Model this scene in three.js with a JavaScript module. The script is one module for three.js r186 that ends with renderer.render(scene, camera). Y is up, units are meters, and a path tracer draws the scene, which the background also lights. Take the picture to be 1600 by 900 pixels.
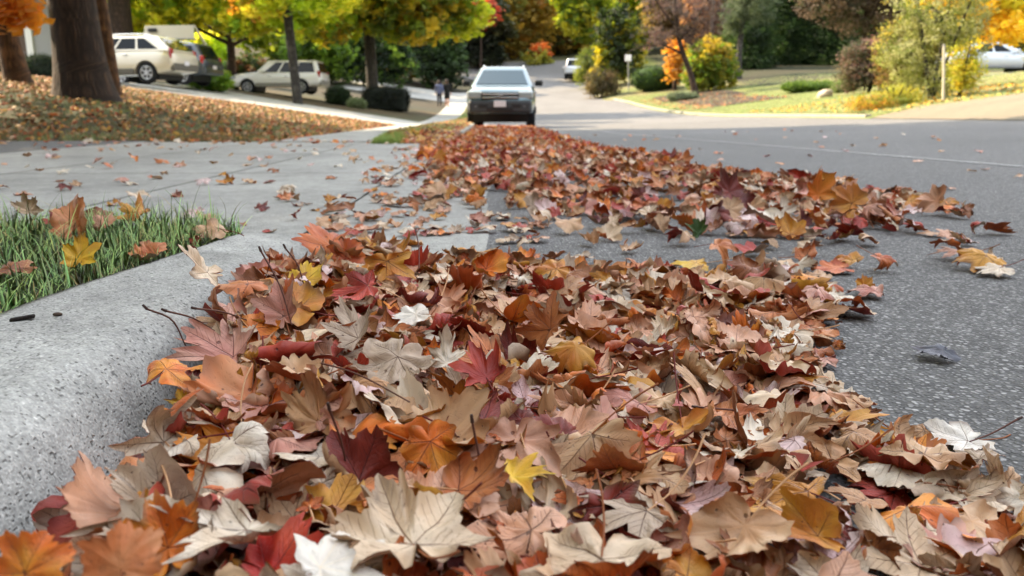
import * as THREE from 'three';
import { mergeGeometries, mergeVertices } from 'three/addons/utils/BufferGeometryUtils.js';
import { MarchingCubes } from 'three/addons/objects/MarchingCubes.js';
import { RoundedBoxGeometry } from 'three/addons/geometries/RoundedBoxGeometry.js';
import { Brush, Evaluator, SUBTRACTION } from 'three-bvh-csg';

// ------------------------------------------------------------------ camera, sky, sun, exposure
const scene = new THREE.Scene();
const W = 1024, HH = 576, FPX = 1200;                       // focal length in pixels of the 1600 wide photograph
const camera = new THREE.PerspectiveCamera(2 * Math.atan(450 / FPX) * 180 / Math.PI, W / HH, 0.05, 600);
camera.position.set(0, 0.38, 0);
camera.rotation.order = 'YXZ';
camera.rotation.set(-12.8 * Math.PI / 180, -1.67 * Math.PI / 180, 0);
camera.focus = 0.98; camera.userData.fStop = 7;
camera.updateMatrixWorld(true);
const renderer = new THREE.WebGLRenderer({ antialias: true });
renderer.setSize(W, HH);
renderer.toneMapping = THREE.LinearToneMapping;
renderer.toneMappingExposure = 4.25;
renderer.shadowMap.enabled = true;
const SUN = new THREE.Vector3(-0.74, 0.62, -0.42).normalize();
{ // bright autumn sky, thin white clouds
  const w = 512, h = 256, a = new Float32Array(w * h * 4);
  const n2 = (x, y, z) => Math.sin(x * 3.1 + 1.7 * Math.sin(y * 2.3 + z)) * Math.sin(y * 3.7 + 1.3 * Math.sin(z * 2.9 - x)) * Math.cos(z * 2.2 + Math.sin(x * 1.9));
  for (let j = 0; j < h; j++) for (let i = 0; i < w; i++) {
    const up = ((j + 0.5) / h - 0.5) * Math.PI, ro = ((i + 0.5) / w - 0.5) * 2 * Math.PI;
    const y = Math.sin(up), x = Math.cos(ro) * Math.cos(up), z = Math.sin(ro) * Math.cos(up), k = (j * w + i) * 4;
    const t = Math.pow(Math.max(0, y), 0.5), sunny = Math.pow(Math.max(0, x * SUN.x + y * SUN.y + z * SUN.z), 8);
    let c = [1.14 - 0.46 * t, 1.12 - 0.34 * t, 1.08 - 0.12 * t];
    const cl = Math.min(1, Math.max(0, (n2(x * 1.5, y * 2.5, z * 1.5) + 0.5 * n2(x * 4, y * 6, z * 4) + 0.05) * 1.6)) * Math.min(1, Math.max(0, y * 4));
    c = c.map((v, q) => v * (1 - cl) + [1.75, 1.75, 1.75][q] * cl + sunny * [1.1, 1.0, 0.8][q]);
    const below = (y < 0 ? 0.4 : 0.75 + 0.85 * y) * 0.46;
    for (let q = 0; q < 3; q++) a[k + q] = c[q] * below;
    a[k + 3] = 1;
  }
  const t = new THREE.DataTexture(a, w, h, THREE.RGBAFormat, THREE.FloatType);
  t.mapping = THREE.EquirectangularReflectionMapping; t.magFilter = THREE.LinearFilter; t.needsUpdate = true;
  scene.background = t; scene.environment = t;
}
const sun = new THREE.DirectionalLight(0xffe6c0, 3.9);
sun.position.copy(SUN).multiplyScalar(120); sun.castShadow = true;
Object.assign(sun.shadow.camera, { left: -80, right: 80, top: 80, bottom: -80, far: 300 });
scene.add(sun, sun.target);

// ------------------------------------------------------------------ helpers
const V = (x, y, z) => new THREE.Vector3(x, y, z);
const { lerp, clamp, smoothstep } = THREE.MathUtils;
const R = (d) => d * Math.PI / 180;
function rng(seed) { let s = seed >>> 0; const f = () => { s = (s + 0x6d2b79f5) | 0; let t = Math.imul(s ^ (s >>> 15), 1 | s); t = (t + Math.imul(t ^ (t >>> 7), 61 | t)) ^ t; return ((t ^ (t >>> 14)) >>> 0) / 4294967296; }; f.r = (a, b) => a + (b - a) * f(); f.n = () => (f() + f() + f() - 1.5) * 1.15; f.pick = (l) => l[Math.floor(f() * l.length)]; return f; }
const hash = (i, j, k) => { let h = Math.imul(i, 374761393) ^ Math.imul(j, 668265263) ^ Math.imul(k, 2147483647 ^ 0x51ed27); h = Math.imul(h ^ (h >>> 13), 1274126177); return ((h ^ (h >>> 16)) >>> 0) / 4294967296; };
function noise(x, y, z = 0) { const i = Math.floor(x), j = Math.floor(y), k = Math.floor(z); let a = x - i, b = y - j, c = z - k; a = a * a * (3 - 2 * a); b = b * b * (3 - 2 * b); c = c * c * (3 - 2 * c);
  const L = (p, q, t) => p + (q - p) * t; return L(L(L(hash(i, j, k), hash(i + 1, j, k), a), L(hash(i, j + 1, k), hash(i + 1, j + 1, k), a), b), L(L(hash(i, j, k + 1), hash(i + 1, j, k + 1), a), L(hash(i, j + 1, k + 1), hash(i + 1, j + 1, k + 1), a), b), c); }
const fbm = (x, y, z = 0) => 0.5 * noise(x, y, z) + 0.25 * noise(x * 2.1, y * 2.1, z * 2.1) + 0.15 * noise(x * 4.3, y * 4.3, z * 4.3) + 0.1 * noise(x * 8.7, y * 8.7, z * 8.7);
const C = (hex) => new THREE.Color(hex);
const used = {};
const numbered = (n) => { const k = used[n] = (used[n] ?? -1) + 1; return k ? n + '_' + String(k).padStart(3, '0') : n; };
function tag(o, label, category, group, kind) { if (label) o.userData.label = label; if (category) o.userData.category = category; if (group) o.userData.group = group; if (kind) o.userData.kind = kind; return o; }
function mesh(name, geo, mat, parent) { const m = new THREE.Mesh(geo, mat); m.name = parent && parent !== scene ? name : numbered(name); m.castShadow = m.receiveShadow = true; (parent || scene).add(m); return m; }
function thing(name, label, category, pos = [0, 0, 0], turn = 0, group) { const g = new THREE.Group(); g.name = numbered(name); g.position.set(...pos); g.rotation.y = turn; scene.add(g); return tag(g, label, category, group); }
const struct = (name, geo, mat) => { const m = mesh(name, geo, mat); m.userData.kind = 'structure'; return m; };
const viewRay = (px, py) => V((px - 800) / FPX, -(py - 450) / FPX, -1).applyQuaternion(camera.quaternion);
const onHeight = (px, py, y) => { const v = viewRay(px, py); return camera.position.clone().addScaledVector(v, (y - camera.position.y) / v.y); };
const atDist = (px, py, d) => { const v = viewRay(px, py); return camera.position.clone().addScaledVector(v, d / -v.z); };
const acrossAt = (px, d) => { const v = viewRay(px, 178); return v.x * d / -v.z; };     // x of a column of the picture at distance d

// ------------------------------------------------------------------ the lie of the land (x across the street, d along it)
const KERB_FACE = -0.355;
const roadRise = (d) => d < 30 ? 0 : d < 92 ? 0.00156 * (d - 30) ** 2 : 5.997 + 0.1 * (d - 92);
const cross = (x) => x > 0 ? 0.26 * Math.min(x / 9.4, 1) ** 2 : 0;
const rightKerb = (d) => d < 52 ? 9.4 : 9.4 - 1.1 * smoothstep(d, 52, 62) + 3.2 * smoothstep(d, 62, 90);
const roadY = (x, d) => roadRise(d) + cross(x);
function landY(x, d) {
  let y = roadRise(d) + cross(Math.min(x, 9.4));
  if (x < -2.9) y += (0.13 * Math.min(-x - 2.9, 12) + 0.05 * Math.max(0, -x - 14.9)) * smoothstep(d, 10.4, 15.5);
  const k = rightKerb(d); if (x > k) y += 0.11 + 0.13 * Math.min(x - k, 13) + 0.03 * Math.max(0, x - k - 13);
  return y;
}
// kerb beside the camera: full height, then dropped for the driveway
const kerbDrop = (d) => 1 - smoothstep(d, 1.5, 2.3);
const kerbBack = (d) => -0.6 + 0.08 * smoothstep(d, 0.9, 1.6) - 0.85 * smoothstep(d, 1.6, 2.3);
function kerbY(x, d) { // height of the kerb surface over the gutter
  const h = 0.128 * kerbDrop(d) + 0.014, t = KERB_FACE - x;
  if (t <= 0) return 0.004;
  const face = t < 0.036 ? t / 0.036 * 0.76 : t < 0.08 ? 0.76 + 0.2 * Math.sin((t - 0.036) / 0.044 * Math.PI / 2) : 0.96 + 0.04 * Math.min(1, (t - 0.08) / 0.1);
  return h * face;
}
function surfaceY(x, d) {
  if (x > KERB_FACE) return roadY(x, d) + 0.004;
  if (d < 2.3 && x > kerbBack(d)) return kerbY(x, d);
  if (d < 2.15) return lerp(0.135, 0.02, smoothstep(d, 1.75, 2.15));
  return landY(x, d) + 0.014;
}

// ------------------------------------------------------------------ textures
function canvasTex(w, h, draw, srgb = true) { const c = document.createElement('canvas'); c.width = w; c.height = h; draw(c.getContext('2d'), w, h); const t = new THREE.CanvasTexture(c); t.wrapS = t.wrapT = THREE.RepeatWrapping; if (srgb) t.colorSpace = THREE.SRGBColorSpace; return t; }
function dataTex(n, f, srgb = true) { const a = new Uint8Array(n * n * 4); for (let j = 0; j < n; j++) for (let i = 0; i < n; i++) { const v = f(i, j), k = (j * n + i) * 4; for (let q = 0; q < 3; q++) a[k + q] = clamp(Math.round(255 * (v.length ? v[q] : v)), 0, 255); a[k + 3] = 255; } const t = new THREE.DataTexture(a, n, n); t.wrapS = t.wrapT = THREE.RepeatWrapping; t.magFilter = THREE.LinearFilter; if (srgb) t.colorSpace = THREE.SRGBColorSpace; t.needsUpdate = true; return t; }
const wrapNoise = (i, j, n, cells, seed) => { // tiling value noise
  const x = i / n * cells, y = j / n * cells, a = Math.floor(x), b = Math.floor(y); let u = x - a, v = y - b; u = u * u * (3 - 2 * u); v = v * v * (3 - 2 * v); const g = (p, q) => hash((p + cells) % cells, (q + cells) % cells, seed);
  return lerp(lerp(g(a, b), g(a + 1, b), u), lerp(g(a, b + 1), g(a + 1, b + 1), u), v); };
function chips(n, cells, seed) { // worn road surface: stone chips in dark binder; returns [tone, height]
  const pts = []; for (let j = 0; j < cells; j++) for (let i = 0; i < cells; i++) pts.push([i + 0.15 + 0.7 * hash(i, j, seed), j + 0.15 + 0.7 * hash(i, j, seed + 1), hash(i, j, seed + 2), 0.22 + 0.34 * hash(i, j, seed + 3) ** 1.5]);
  const tone = new Float32Array(n * n), high = new Float32Array(n * n);
  for (let j = 0; j < n; j++) for (let i = 0; i < n; i++) {
    const x = i / n * cells, y = j / n * cells, a = Math.floor(x), b = Math.floor(y); let best = 9, bt = 0, br = 0.3;
    for (let q = -1; q <= 1; q++) for (let p = -1; p <= 1; p++) { const A = (a + p + cells) % cells, B = (b + q + cells) % cells, e = pts[B * cells + A], dx = e[0] + (a + p - A) - x, dy = e[1] + (b + q - B) - y, s = Math.hypot(dx, dy) / e[3]; if (s < best) { best = s; bt = e[2]; br = e[3]; } }
    const grain = wrapNoise(i, j, n, n / 3 | 0, 7) - 0.5, binder = 0.31 + 0.1 * wrapNoise(i, j, n, 64, 9) + 0.12 * grain;
    const stone = bt < 0.3 ? 0.38 : bt < 0.82 ? 0.45 + 0.26 * (bt - 0.3) : 0.58 + 0.45 * (bt - 0.82), inside = 1 - smoothstep(best, 0.75, 1.05);
    tone[j * n + i] = lerp(binder, stone + 0.1 * grain, inside); high[j * n + i] = 0.3 + 0.15 * grain + 0.55 * inside;
  }
  return [tone, high];
}
const [chipTone, chipHigh] = chips(1024, 112, 5);
const asphaltMap = dataTex(1024, (i, j) => { const t = chipTone[j * 1024 + i] * 1.05; return [t * 1.01, t, t * 0.985]; });
const asphaltBump = dataTex(1024, (i, j) => chipHigh[j * 1024 + i], false);
const grit = (i, j) => { const a = wrapNoise(i, j, 1024, 340, 1), b = wrapNoise(i, j, 1024, 150, 2), c = wrapNoise(i, j, 1024, 24, 3), e = wrapNoise(i, j, 1024, 6, 4), pit = smoothstep(wrapNoise(i, j, 1024, 190, 11), 0.8, 0.93), pale = smoothstep(wrapNoise(i, j, 1024, 260, 13), 0.82, 0.95); return [0.36 * a + 0.3 * b + 0.2 * c + 0.14 * e, pit, pale]; };
const concreteMap = dataTex(1024, (i, j) => { const [a, p, q] = grit(i, j), t = 0.61 + 0.34 * (a - 0.5) - 0.2 * p + 0.13 * q; return [t, t * 0.995, t * 0.97]; });
const concreteBump = dataTex(1024, (i, j) => { const [a, p] = grit(i, j); return 0.55 + 0.6 * (a - 0.5) - 0.4 * p; }, false);
const barkMap = dataTex(512, (i, j) => { const r = Math.abs(wrapNoise(i + 14 * wrapNoise(i, j, 512, 12, 3), j * 0.22, 512, 26, 1) - 0.5) * 2, g = wrapNoise(i, j, 512, 128, 2), t = 0.5 + 0.4 * r - 0.15 + 0.2 * (g - 0.5); return t; });
const mottleMap = dataTex(512, (i, j) => { const t = 0.72 + 0.36 * (wrapNoise(i, j, 512, 128, 1) - 0.5) + 0.3 * (wrapNoise(i, j, 512, 20, 2) - 0.5); return t; });
// maple leaf: the leaf lies in the unit square, stalk joins at the middle, tip towards v = 1
const VEINS = [[0, 1], [48, 0.95], [-48, 0.95], [105, 0.64], [-105, 0.64]];
function leafTex(seed, dark, blotch) {
  return canvasTex(512, 512, (g, w) => {
    const r = rng(seed), P = (a, l) => [w / 2 + Math.sin(R(a)) * l * w * 0.46, w / 2 - Math.cos(R(a)) * l * w * 0.46];
    g.fillStyle = '#f6f6f6'; g.fillRect(0, 0, w, w);
    for (let i = 0; i < 260; i++) { g.globalAlpha = 0.06; g.fillStyle = r() < 0.5 ? '#ffffff' : '#6a6460'; const s = r.r(5, 34); g.beginPath(); g.ellipse(r() * w, r() * w, s, s * r.r(0.3, 1), r() * 6, 0, 7); g.fill(); }
    for (let i = 0; i < 2600; i++) { g.globalAlpha = 0.13; g.strokeStyle = r() < 0.5 ? '#fff' : '#5c5450'; g.lineWidth = r.r(0.5, 1.4); const x = r() * w, y = r() * w, a = r() * 7; g.beginPath(); g.moveTo(x, y); g.lineTo(x + Math.cos(a) * 8, y + Math.sin(a) * 8); g.stroke(); }
    g.strokeStyle = dark ? '#6b4a3c' : '#fff7e4'; g.lineCap = 'round';
    for (const [a, l] of VEINS) {
      const n = 9; for (let k = 0; k < n; k++) { g.globalAlpha = dark ? 0.5 : 0.6; g.lineWidth = lerp(4, 0.9, k / n) * (dark ? 0.9 : 1); g.beginPath(); g.moveTo(...P(a, l * k / n)); g.lineTo(...P(a, l * (k + 1) / n)); g.stroke(); }
      for (let k = 2; k < 8; k++) for (const s of [-1, 1]) { const [x, y] = P(a, l * k / 9), q = R(a + s * r.r(34, 48)), len = l * w * 0.46 * (0.42 - 0.035 * k) * r.r(0.8, 1.1); g.globalAlpha = dark ? 0.28 : 0.36; g.lineWidth = 1.3; g.beginPath(); g.moveTo(x, y); g.quadraticCurveTo(x + Math.sin(q) * len * 0.5 + 3 * s, y - Math.cos(q) * len * 0.5, x + Math.sin(q) * len, y - Math.cos(q) * len); g.stroke(); }
    }
    for (let i = 0; i < blotch; i++) { g.globalAlpha = r.r(0.25, 0.7); g.fillStyle = r() < 0.7 ? '#4a2c1c' : '#241a16'; const s = r() ** 4 * 7 + 0.8; g.beginPath(); g.ellipse(r() * w, r() * w, s, s * r.r(0.5, 1), r() * 6, 0, 7); g.fill(); }
    g.globalAlpha = 1;
  });
}
const std = (o) => new THREE.MeshStandardMaterial({ roughness: 0.85, ...o });
const phys = (o) => new THREE.MeshPhysicalMaterial({ roughness: 0.85, ...o });
const withMap = (t, rep) => { const c = t.clone(); c.repeat.set(rep, rep); c.needsUpdate = true; return c; };
const leafMats = [[11, true, 46], [12, false, 22], [13, true, 110], [14, true, 14]].map(([s, d, b]) => { const t = leafTex(s, d, b); return phys({ vertexColors: true, map: t, bumpMap: t, bumpScale: 0.0018, roughness: 0.58, specularIntensity: 1, transmission: 0.16, thickness: 0, side: THREE.DoubleSide }); });
const leafPlain = std({ vertexColors: true, roughness: 0.7, side: THREE.DoubleSide });
const M = {
  asphalt: std({ map: asphaltMap, bumpMap: asphaltBump, bumpScale: 0.0045, vertexColors: true, roughness: 0.92 }),
  concrete: std({ map: withMap(concreteMap, 1.7), bumpMap: withMap(concreteBump, 1.7), bumpScale: 0.0026, vertexColors: true, roughness: 0.9 }),
  soil: std({ map: withMap(mottleMap, 2.2), vertexColors: true, roughness: 0.95 }),
  land: std({ map: withMap(mottleMap, 0.9), vertexColors: true, roughness: 0.95 }),
  bark: std({ map: barkMap, bumpMap: barkMap, bumpScale: 0.03, color: C('#6b503c'), roughness: 0.9 }),
  barkWarm: std({ map: barkMap, bumpMap: barkMap, bumpScale: 0.03, color: C('#a8774c'), roughness: 0.9 }),
  barkGrey: std({ map: barkMap, bumpMap: barkMap, bumpScale: 0.03, color: C('#77716a'), roughness: 0.9 }),
  grass: std({ vertexColors: true, roughness: 0.6, side: THREE.DoubleSide }),
  tuft: phys({ color: 0xffffff, roughness: 0.7, side: THREE.DoubleSide }),
  foliage: phys({ color: 0xffffff, roughness: 0.9, specularIntensity: 0.35, transmission: 0.62, thickness: 0, side: THREE.DoubleSide }),
  glass: phys({ color: C('#10161b'), roughness: 0.05, specularIntensity: 0.45 }), screen: phys({ color: C('#1a3340'), roughness: 0.06, specularIntensity: 0.55 }),
  tyre: std({ color: C('#16171a'), roughness: 0.9 }), rim: std({ color: C('#b4b6b8'), metalness: 0.8, roughness: 0.3 }),
  black: std({ color: C('#17181a'), roughness: 0.55 }), chrome: std({ color: C('#cfd2d4'), metalness: 0.9, roughness: 0.18 }),
  lamp: phys({ color: C('#9aa2a4'), roughness: 0.08, clearcoat: 1 }), tail: phys({ color: C('#a01218'), roughness: 0.15, clearcoat: 1 }),
  plate: std({ color: C('#d9d6da'), roughness: 0.5 }), white: std({ color: C('#e4e2dc'), roughness: 0.6 }), postGrey: std({ color: C('#8b8a86'), roughness: 0.6 }),
};
const paint = (hex, metal = 0.35) => phys({ color: C(hex), metalness: metal, roughness: 0.32, clearcoat: 1, clearcoatRoughness: 0.05 });
function tint(g, f) { const p = g.attributes.position, a = new Float32Array(p.count * 3), c = new THREE.Color(); for (let i = 0; i < p.count; i++) { f(c, p.getX(i), p.getY(i), p.getZ(i), i); c.toArray(a, i * 3); } g.setAttribute('color', new THREE.BufferAttribute(a, 3)); return g; }
// sheet over the land between two edge curves: ds along the street, xl..xr across it
function sheet(ds, xl, xr, nx, yf, colour) {
  const pos = [], uv = [], idx = [];
  ds.forEach((d, j) => { for (let i = 0; i <= nx; i++) { const x = lerp(xl(d), xr(d), i / nx); pos.push(x, yf(x, d), -d); uv.push(x, -d); if (i < nx && j < ds.length - 1) { const a = j * (nx + 1) + i, b = a + nx + 1; idx.push(a, a + 1, b + 1, a, b + 1, b); } } });
  const g = new THREE.BufferGeometry(); g.setAttribute('position', new THREE.Float32BufferAttribute(pos, 3)); g.setAttribute('uv', new THREE.Float32BufferAttribute(uv, 2)); g.setIndex(idx); g.computeVertexNormals();
  return tint(g, colour);
}
const range = (a, b, n, pow = 1) => Array.from({ length: n + 1 }, (_, i) => a + (b - a) * Math.pow(i / n, pow));

// ------------------------------------------------------------------ ground, road, kerbs, drives
{
  const inDrive = (x, d) => (d > 2 && d < 10.6 && x < -0.5);
  const g = sheet([...range(-25, 60, 130), ...range(61, 190, 60)], () => -110, () => 130, 240, (x, d) => (x > -2.9 && x < rightKerb(d) && d < 95 ? landY(x, d) - 0.06 : x < -0.5 && d < 11 ? -0.05 : landY(x, d) - (d < 16 && x < 0 ? 0.03 : 0) - (x > 9 && x < 33 && d > 10 && d < 19.2 ? 0.4 : 0)), (c, x, y, z) => {
    const d = -z, n = fbm(x * 0.35, d * 0.35), m = fbm(x * 2.1 + 40, d * 2.1);
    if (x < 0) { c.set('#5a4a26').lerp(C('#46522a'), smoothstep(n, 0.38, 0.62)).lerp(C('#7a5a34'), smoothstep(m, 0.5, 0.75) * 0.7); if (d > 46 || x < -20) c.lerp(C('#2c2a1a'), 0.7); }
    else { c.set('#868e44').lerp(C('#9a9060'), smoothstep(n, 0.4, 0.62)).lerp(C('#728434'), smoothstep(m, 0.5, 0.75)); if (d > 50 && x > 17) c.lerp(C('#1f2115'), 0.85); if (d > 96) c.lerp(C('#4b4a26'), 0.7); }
  });
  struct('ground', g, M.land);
  struct('road', sheet([...range(-4, 8, 60), ...range(8.4, 30, 54), ...range(31, 97, 60)], (d) => d < 60 ? -0.36 : -0.36 - 14 * smoothstep(d, 74, 97), (d) => rightKerb(d), 30, roadY, (c, x, y, z) => { const n = fbm(x * 0.7 + 3, z * 0.35), t = 0.86 + 0.28 * (n - 0.5) + 0.1 * (fbm(x * 3, z * 1.1 + 9) - 0.5); c.setRGB(t, t, t * 1.01); if (x > 9.1 && -z < 30) c.lerp(C('#b6a88c'), 0.4); }), M.asphalt);
  // faint pale seam that runs along the street
  const A = onHeight(1700, 266, 0.05), B = onHeight(955, 204.5, 0.05), D = V(B.x - 0.6, 0, -32);
  const seamX = (d) => d < -B.z ? lerp(A.x, B.x, (d + A.z) / (A.z - B.z)) : lerp(B.x, D.x, clamp((d + B.z) / (B.z - D.z), 0, 1));
  struct('road_marking', sheet(range(-A.z, 32, 90), (d) => seamX(d) - 0.035, (d) => seamX(d) + 0.035, 1, (x, d) => roadY(x, d) + 0.004, (c, x, y, z) => { const t = 1.9 + 0.4 * noise(x * 20, z * 9); c.setRGB(t, t, t); }), M.asphalt);
  // concrete gutter pan between kerb and asphalt
  const conc = (c, x, y, z) => { const t = 0.95 + 0.5 * (fbm(x * 1.7, z * 1.7) - 0.5) - 0.16 * smoothstep(fbm(x * 5 + 8, z * 5), 0.55, 0.75); c.setRGB(t, t * 0.995, t * 0.975); };
  const pan = thing('gutter', null, null); pan.userData.kind = 'structure';
  [[-1, 1.93], [1.942, 4.9], [4.912, 8], [8.012, 11], [11.012, 14], [14.012, 30]].forEach(([a, b]) => mesh('gutter_slab', sheet(range(a, b, 16), (d) => d > 2.3 && d < 9.6 ? -0.57 : -0.37, (d) => -0.02 + 0.03 * noise(d * 5, 8), 4, (x, d) => roadY(x, d) + 0.004 + (d > 2.3 && x < -0.4 ? 0.008 : 0), conc), M.concrete, pan));
  // kerb beside the camera: face, rounded nose, top, then the drop to the driveway
  const kd = range(-0.6, 2.36, 120), prof = [-0.01, 0, 0.006, 0.014, 0.024, 0.034, 0.04, 0.046, 0.052, 0.06, 0.07, 0.08, 0.12];
  const pos = [], uv = [], idx = [], nt = 9, np = prof.length + nt + 1;
  kd.forEach((d, j) => { const row = []; prof.forEach((t) => row.push([KERB_FACE - t, t <= 0 ? -0.02 : kerbY(KERB_FACE - t, d)]));
    for (let i = 1; i <= nt; i++) { const x = lerp(KERB_FACE - 0.12, kerbBack(d), i / nt); row.push([x, kerbY(x, d)]); } row.push([kerbBack(d) - 0.004, -0.06]);
    let run = 0; row.forEach(([x, y], i) => { if (i) run += Math.hypot(x - row[i - 1][0], y - row[i - 1][1]); const wob = y > 0 ? 0.0035 * (fbm(x * 14, d * 9, 3) - 0.5) + 0.002 * (noise(x * 60, d * 60) - 0.5) : 0, worn = y > 0.09 ? -0.008 * smoothstep(noise(d * 7, 4), 0.62, 0.85) * (1 - smoothstep(KERB_FACE - x, 0.09, 0.16)) : 0; pos.push(x + wob, y + wob + worn, -d); uv.push(run, -d); if (i < row.length - 1 && j < kd.length - 1) { const a = j * np + i, b = a + np; idx.push(a, b, b + 1, a, b + 1, a + 1); } }); });
  const kg = new THREE.BufferGeometry(); kg.setAttribute('position', new THREE.Float32BufferAttribute(pos, 3)); kg.setAttribute('uv', new THREE.Float32BufferAttribute(uv, 2)); kg.setIndex(idx); kg.computeVertexNormals();
  struct('kerb', tint(kg, (c, x, y, z) => { const t = 0.9 + 0.42 * (fbm(x * 3 + 5, z * 3, y * 4) - 0.5) + 0.22 * smoothstep(fbm(x * 8, z * 3.4 + 2, y * 8), 0.5, 0.68) - 0.18 * smoothstep(fbm(x * 6 + 20, z * 6, y * 14), 0.55, 0.75); c.setRGB(t, t * 0.997, t * 0.985); }), M.concrete);
  // driveway crossing: big concrete slabs with open joints, sidewalk beyond it
  const drive = thing('driveway', null, null); drive.userData.kind = 'structure';
  const slab = (a, b, l, r, lift = 0.014, parent = drive, name = 'concrete_slab', tone = 1) => mesh(name, sheet(range(a, b, 14), typeof l === 'number' ? () => l : l, typeof r === 'number' ? () => r : r, 10, (x, d) => Math.max(landY(x, d), 0) + lift + 0.002 * noise(x * 1.3, d * 1.3), (c, x, y, z) => { conc(c, x, y, z); c.multiplyScalar(tone); }), M.concrete, parent);
  const e = (d) => -0.5735 - 0.012 * noise(d * 6, 2);
  for (const [a, b] of [[2.0, 4.9], [4.915, 7.4], [7.415, 10.4]]) { slab(a, b, (d) => -1.62, e, 0.014, drive, 'concrete_slab', 1); slab(a, b, -3.0, -1.635, 0.014, drive, 'concrete_slab', 0.96); slab(a, b, -4.6, -3.015, 0.014, drive, 'concrete_slab', 1.02); }
  mesh('asphalt_drive', sheet(range(2.1, 10.9, 16), () => -26, () => -4.61, 12, (x, d) => 0.012, (c) => c.setRGB(0.8, 0.82, 0.88)), M.asphalt, drive);
  mesh('joint_dirt', sheet(range(2.1, 9.6, 40), () => -0.6, () => -0.56, 1, (x, d) => 0.0085, (c, x, y, z) => c.set('#4a443a').multiplyScalar(0.7 + 0.7 * noise(z * 9, 1))), M.soil, drive);
  const walk = thing('sidewalk', null, null); walk.userData.kind = 'structure';
  for (let k = 0; k < 34; k++) { const a = 10.42 + k * 1.5; slab(a, a + 1.485, -2.9, -1.45, 0.02, walk, 'concrete_slab', 0.95 + 0.12 * hash(k, 2, 3)); }
  // second driveway climbing to the parked cars, and the third one far down the street
  const second = (x) => 24.6 + 0.42 * Math.max(0, -x - 2.4);
  const xs = range(-2.9, -30, 40);
  const strip2 = (name, n, f, wide, lift) => { const p = [], u = [], id = []; xs.forEach((x, j) => { for (let i = 0; i <= 4; i++) { const d = f(x) + wide(x) * i / 4; p.push(x, landY(x, d) + lift, -d); u.push(x, -d); if (i < 4 && j < xs.length - 1) { const a = j * 5 + i, b = a + 5; id.push(a, b + 1, b, a, a + 1, b + 1); } } }); const g2 = new THREE.BufferGeometry(); g2.setAttribute('position', new THREE.Float32BufferAttribute(p, 3)); g2.setAttribute('uv', new THREE.Float32BufferAttribute(u, 2)); g2.setIndex(id); g2.computeVertexNormals(); return struct(name, tint(g2, conc), M.concrete); };
  strip2('driveway', 0, second, (x) => 7 + 0.25 * -x, 0.022);
  struct('driveway', sheet(range(57, 66, 8), () => -11, () => -0.4, 16, (x, d) => landY(x, d) + 0.03, conc), M.concrete);
  struct('driveway', sheet(range(11, 19.2, 12), (d) => rightKerb(d) - 0.02, (d) => 34, 20, (x, d) => lerp(roadY(9.4, d) + 0.012, landY(Math.max(x, 9.41), d) + 0.02, smoothstep(x, 9.4, 10.2)), (c, x, y, z) => { conc(c, x, y, z); c.multiply(C('#e8d6ba')).multiplyScalar(0.62); }), M.concrete);
  struct('driveway', sheet(range(33.5, 38.5, 6), () => 19, () => 50, 16, (x, d) => landY(x, d) + 0.03, (c) => c.setRGB(0.9, 0.88, 0.84)), M.asphalt);
  struct('mulch_bed', sheet(range(38, 53, 12), (d) => rightKerb(d) + 1.2 + 0.5 * noise(d * 0.6, 1), (d) => rightKerb(d) + 4.6 + 1.5 * noise(d * 0.5, 3), 8, (x, d) => landY(x, d) + 0.03, (c, x, y, z) => c.set('#4a3a2a').multiplyScalar(0.8 + 0.5 * noise(x * 2, z * 2))), M.soil);
  // verge: soil under the foreground grass, and the strip between sidewalk and road farther on
  struct('verge', sheet(range(-2, 2.15, 30), () => -6, (d) => kerbBack(d) + 0.002, 30, (x, d) => lerp(0.125, 0.008, smoothstep(d + 0.06 * noise(x * 4, 2), 1.72, 2.14)) + 0.02 * fbm(x * 5, d * 5) - 0.006, (c, x, y, z) => c.set('#3c3420').lerp(C('#33401c'), noise(x * 9, z * 9))), M.soil);
  struct('verge', sheet(range(9.7, 56, 70), () => -1.44, (d) => lerp(-1.3, -0.52, smoothstep(d, 9.7, 11)), 6, (x, d) => landY(x, d) + 0.02 + 0.1 * smoothstep(d, 9.7, 11), (c, x, y, z) => c.set('#4a5424').lerp(C('#6b5a2c'), noise(x * 3, z * 1.2))), M.land);
  const far = thing('kerb', null, null); far.userData.kind = 'structure';
  const block = (len, w, h) => new RoundedBoxGeometry(w, h, len, 2, 0.02);
  const kb = (x, d, len, h, turn = 0) => { const b = block(len - 0.014, 0.17, h + 0.25); tint(b, (c, X, Y, Z) => c.setRGB(0.9, 0.86, 0.78)); const m = mesh('kerb_stone', b, M.concrete, far); m.position.set(x, roadY(x, d) + (h - 0.25) / 2, -d); m.rotation.set(Math.atan2(roadRise(d + 1) - roadRise(d - 1), 2), turn, 0, 'YXZ'); };
  for (let k = 0; k < 22; k++) { const d = 10.3 + k * 2; kb(-0.46, d, 2, 0.12 * smoothstep(d, 9.6, 11.4) + 0.01); }
  for (let k = 0; k < 26; k++) { const d = 20.4 + k * 2, slope = (rightKerb(d + 1) - rightKerb(d - 1)) / 2; kb(rightKerb(d) + 0.08, d, 2, 0.1, -Math.atan(slope)); }
}

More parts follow.
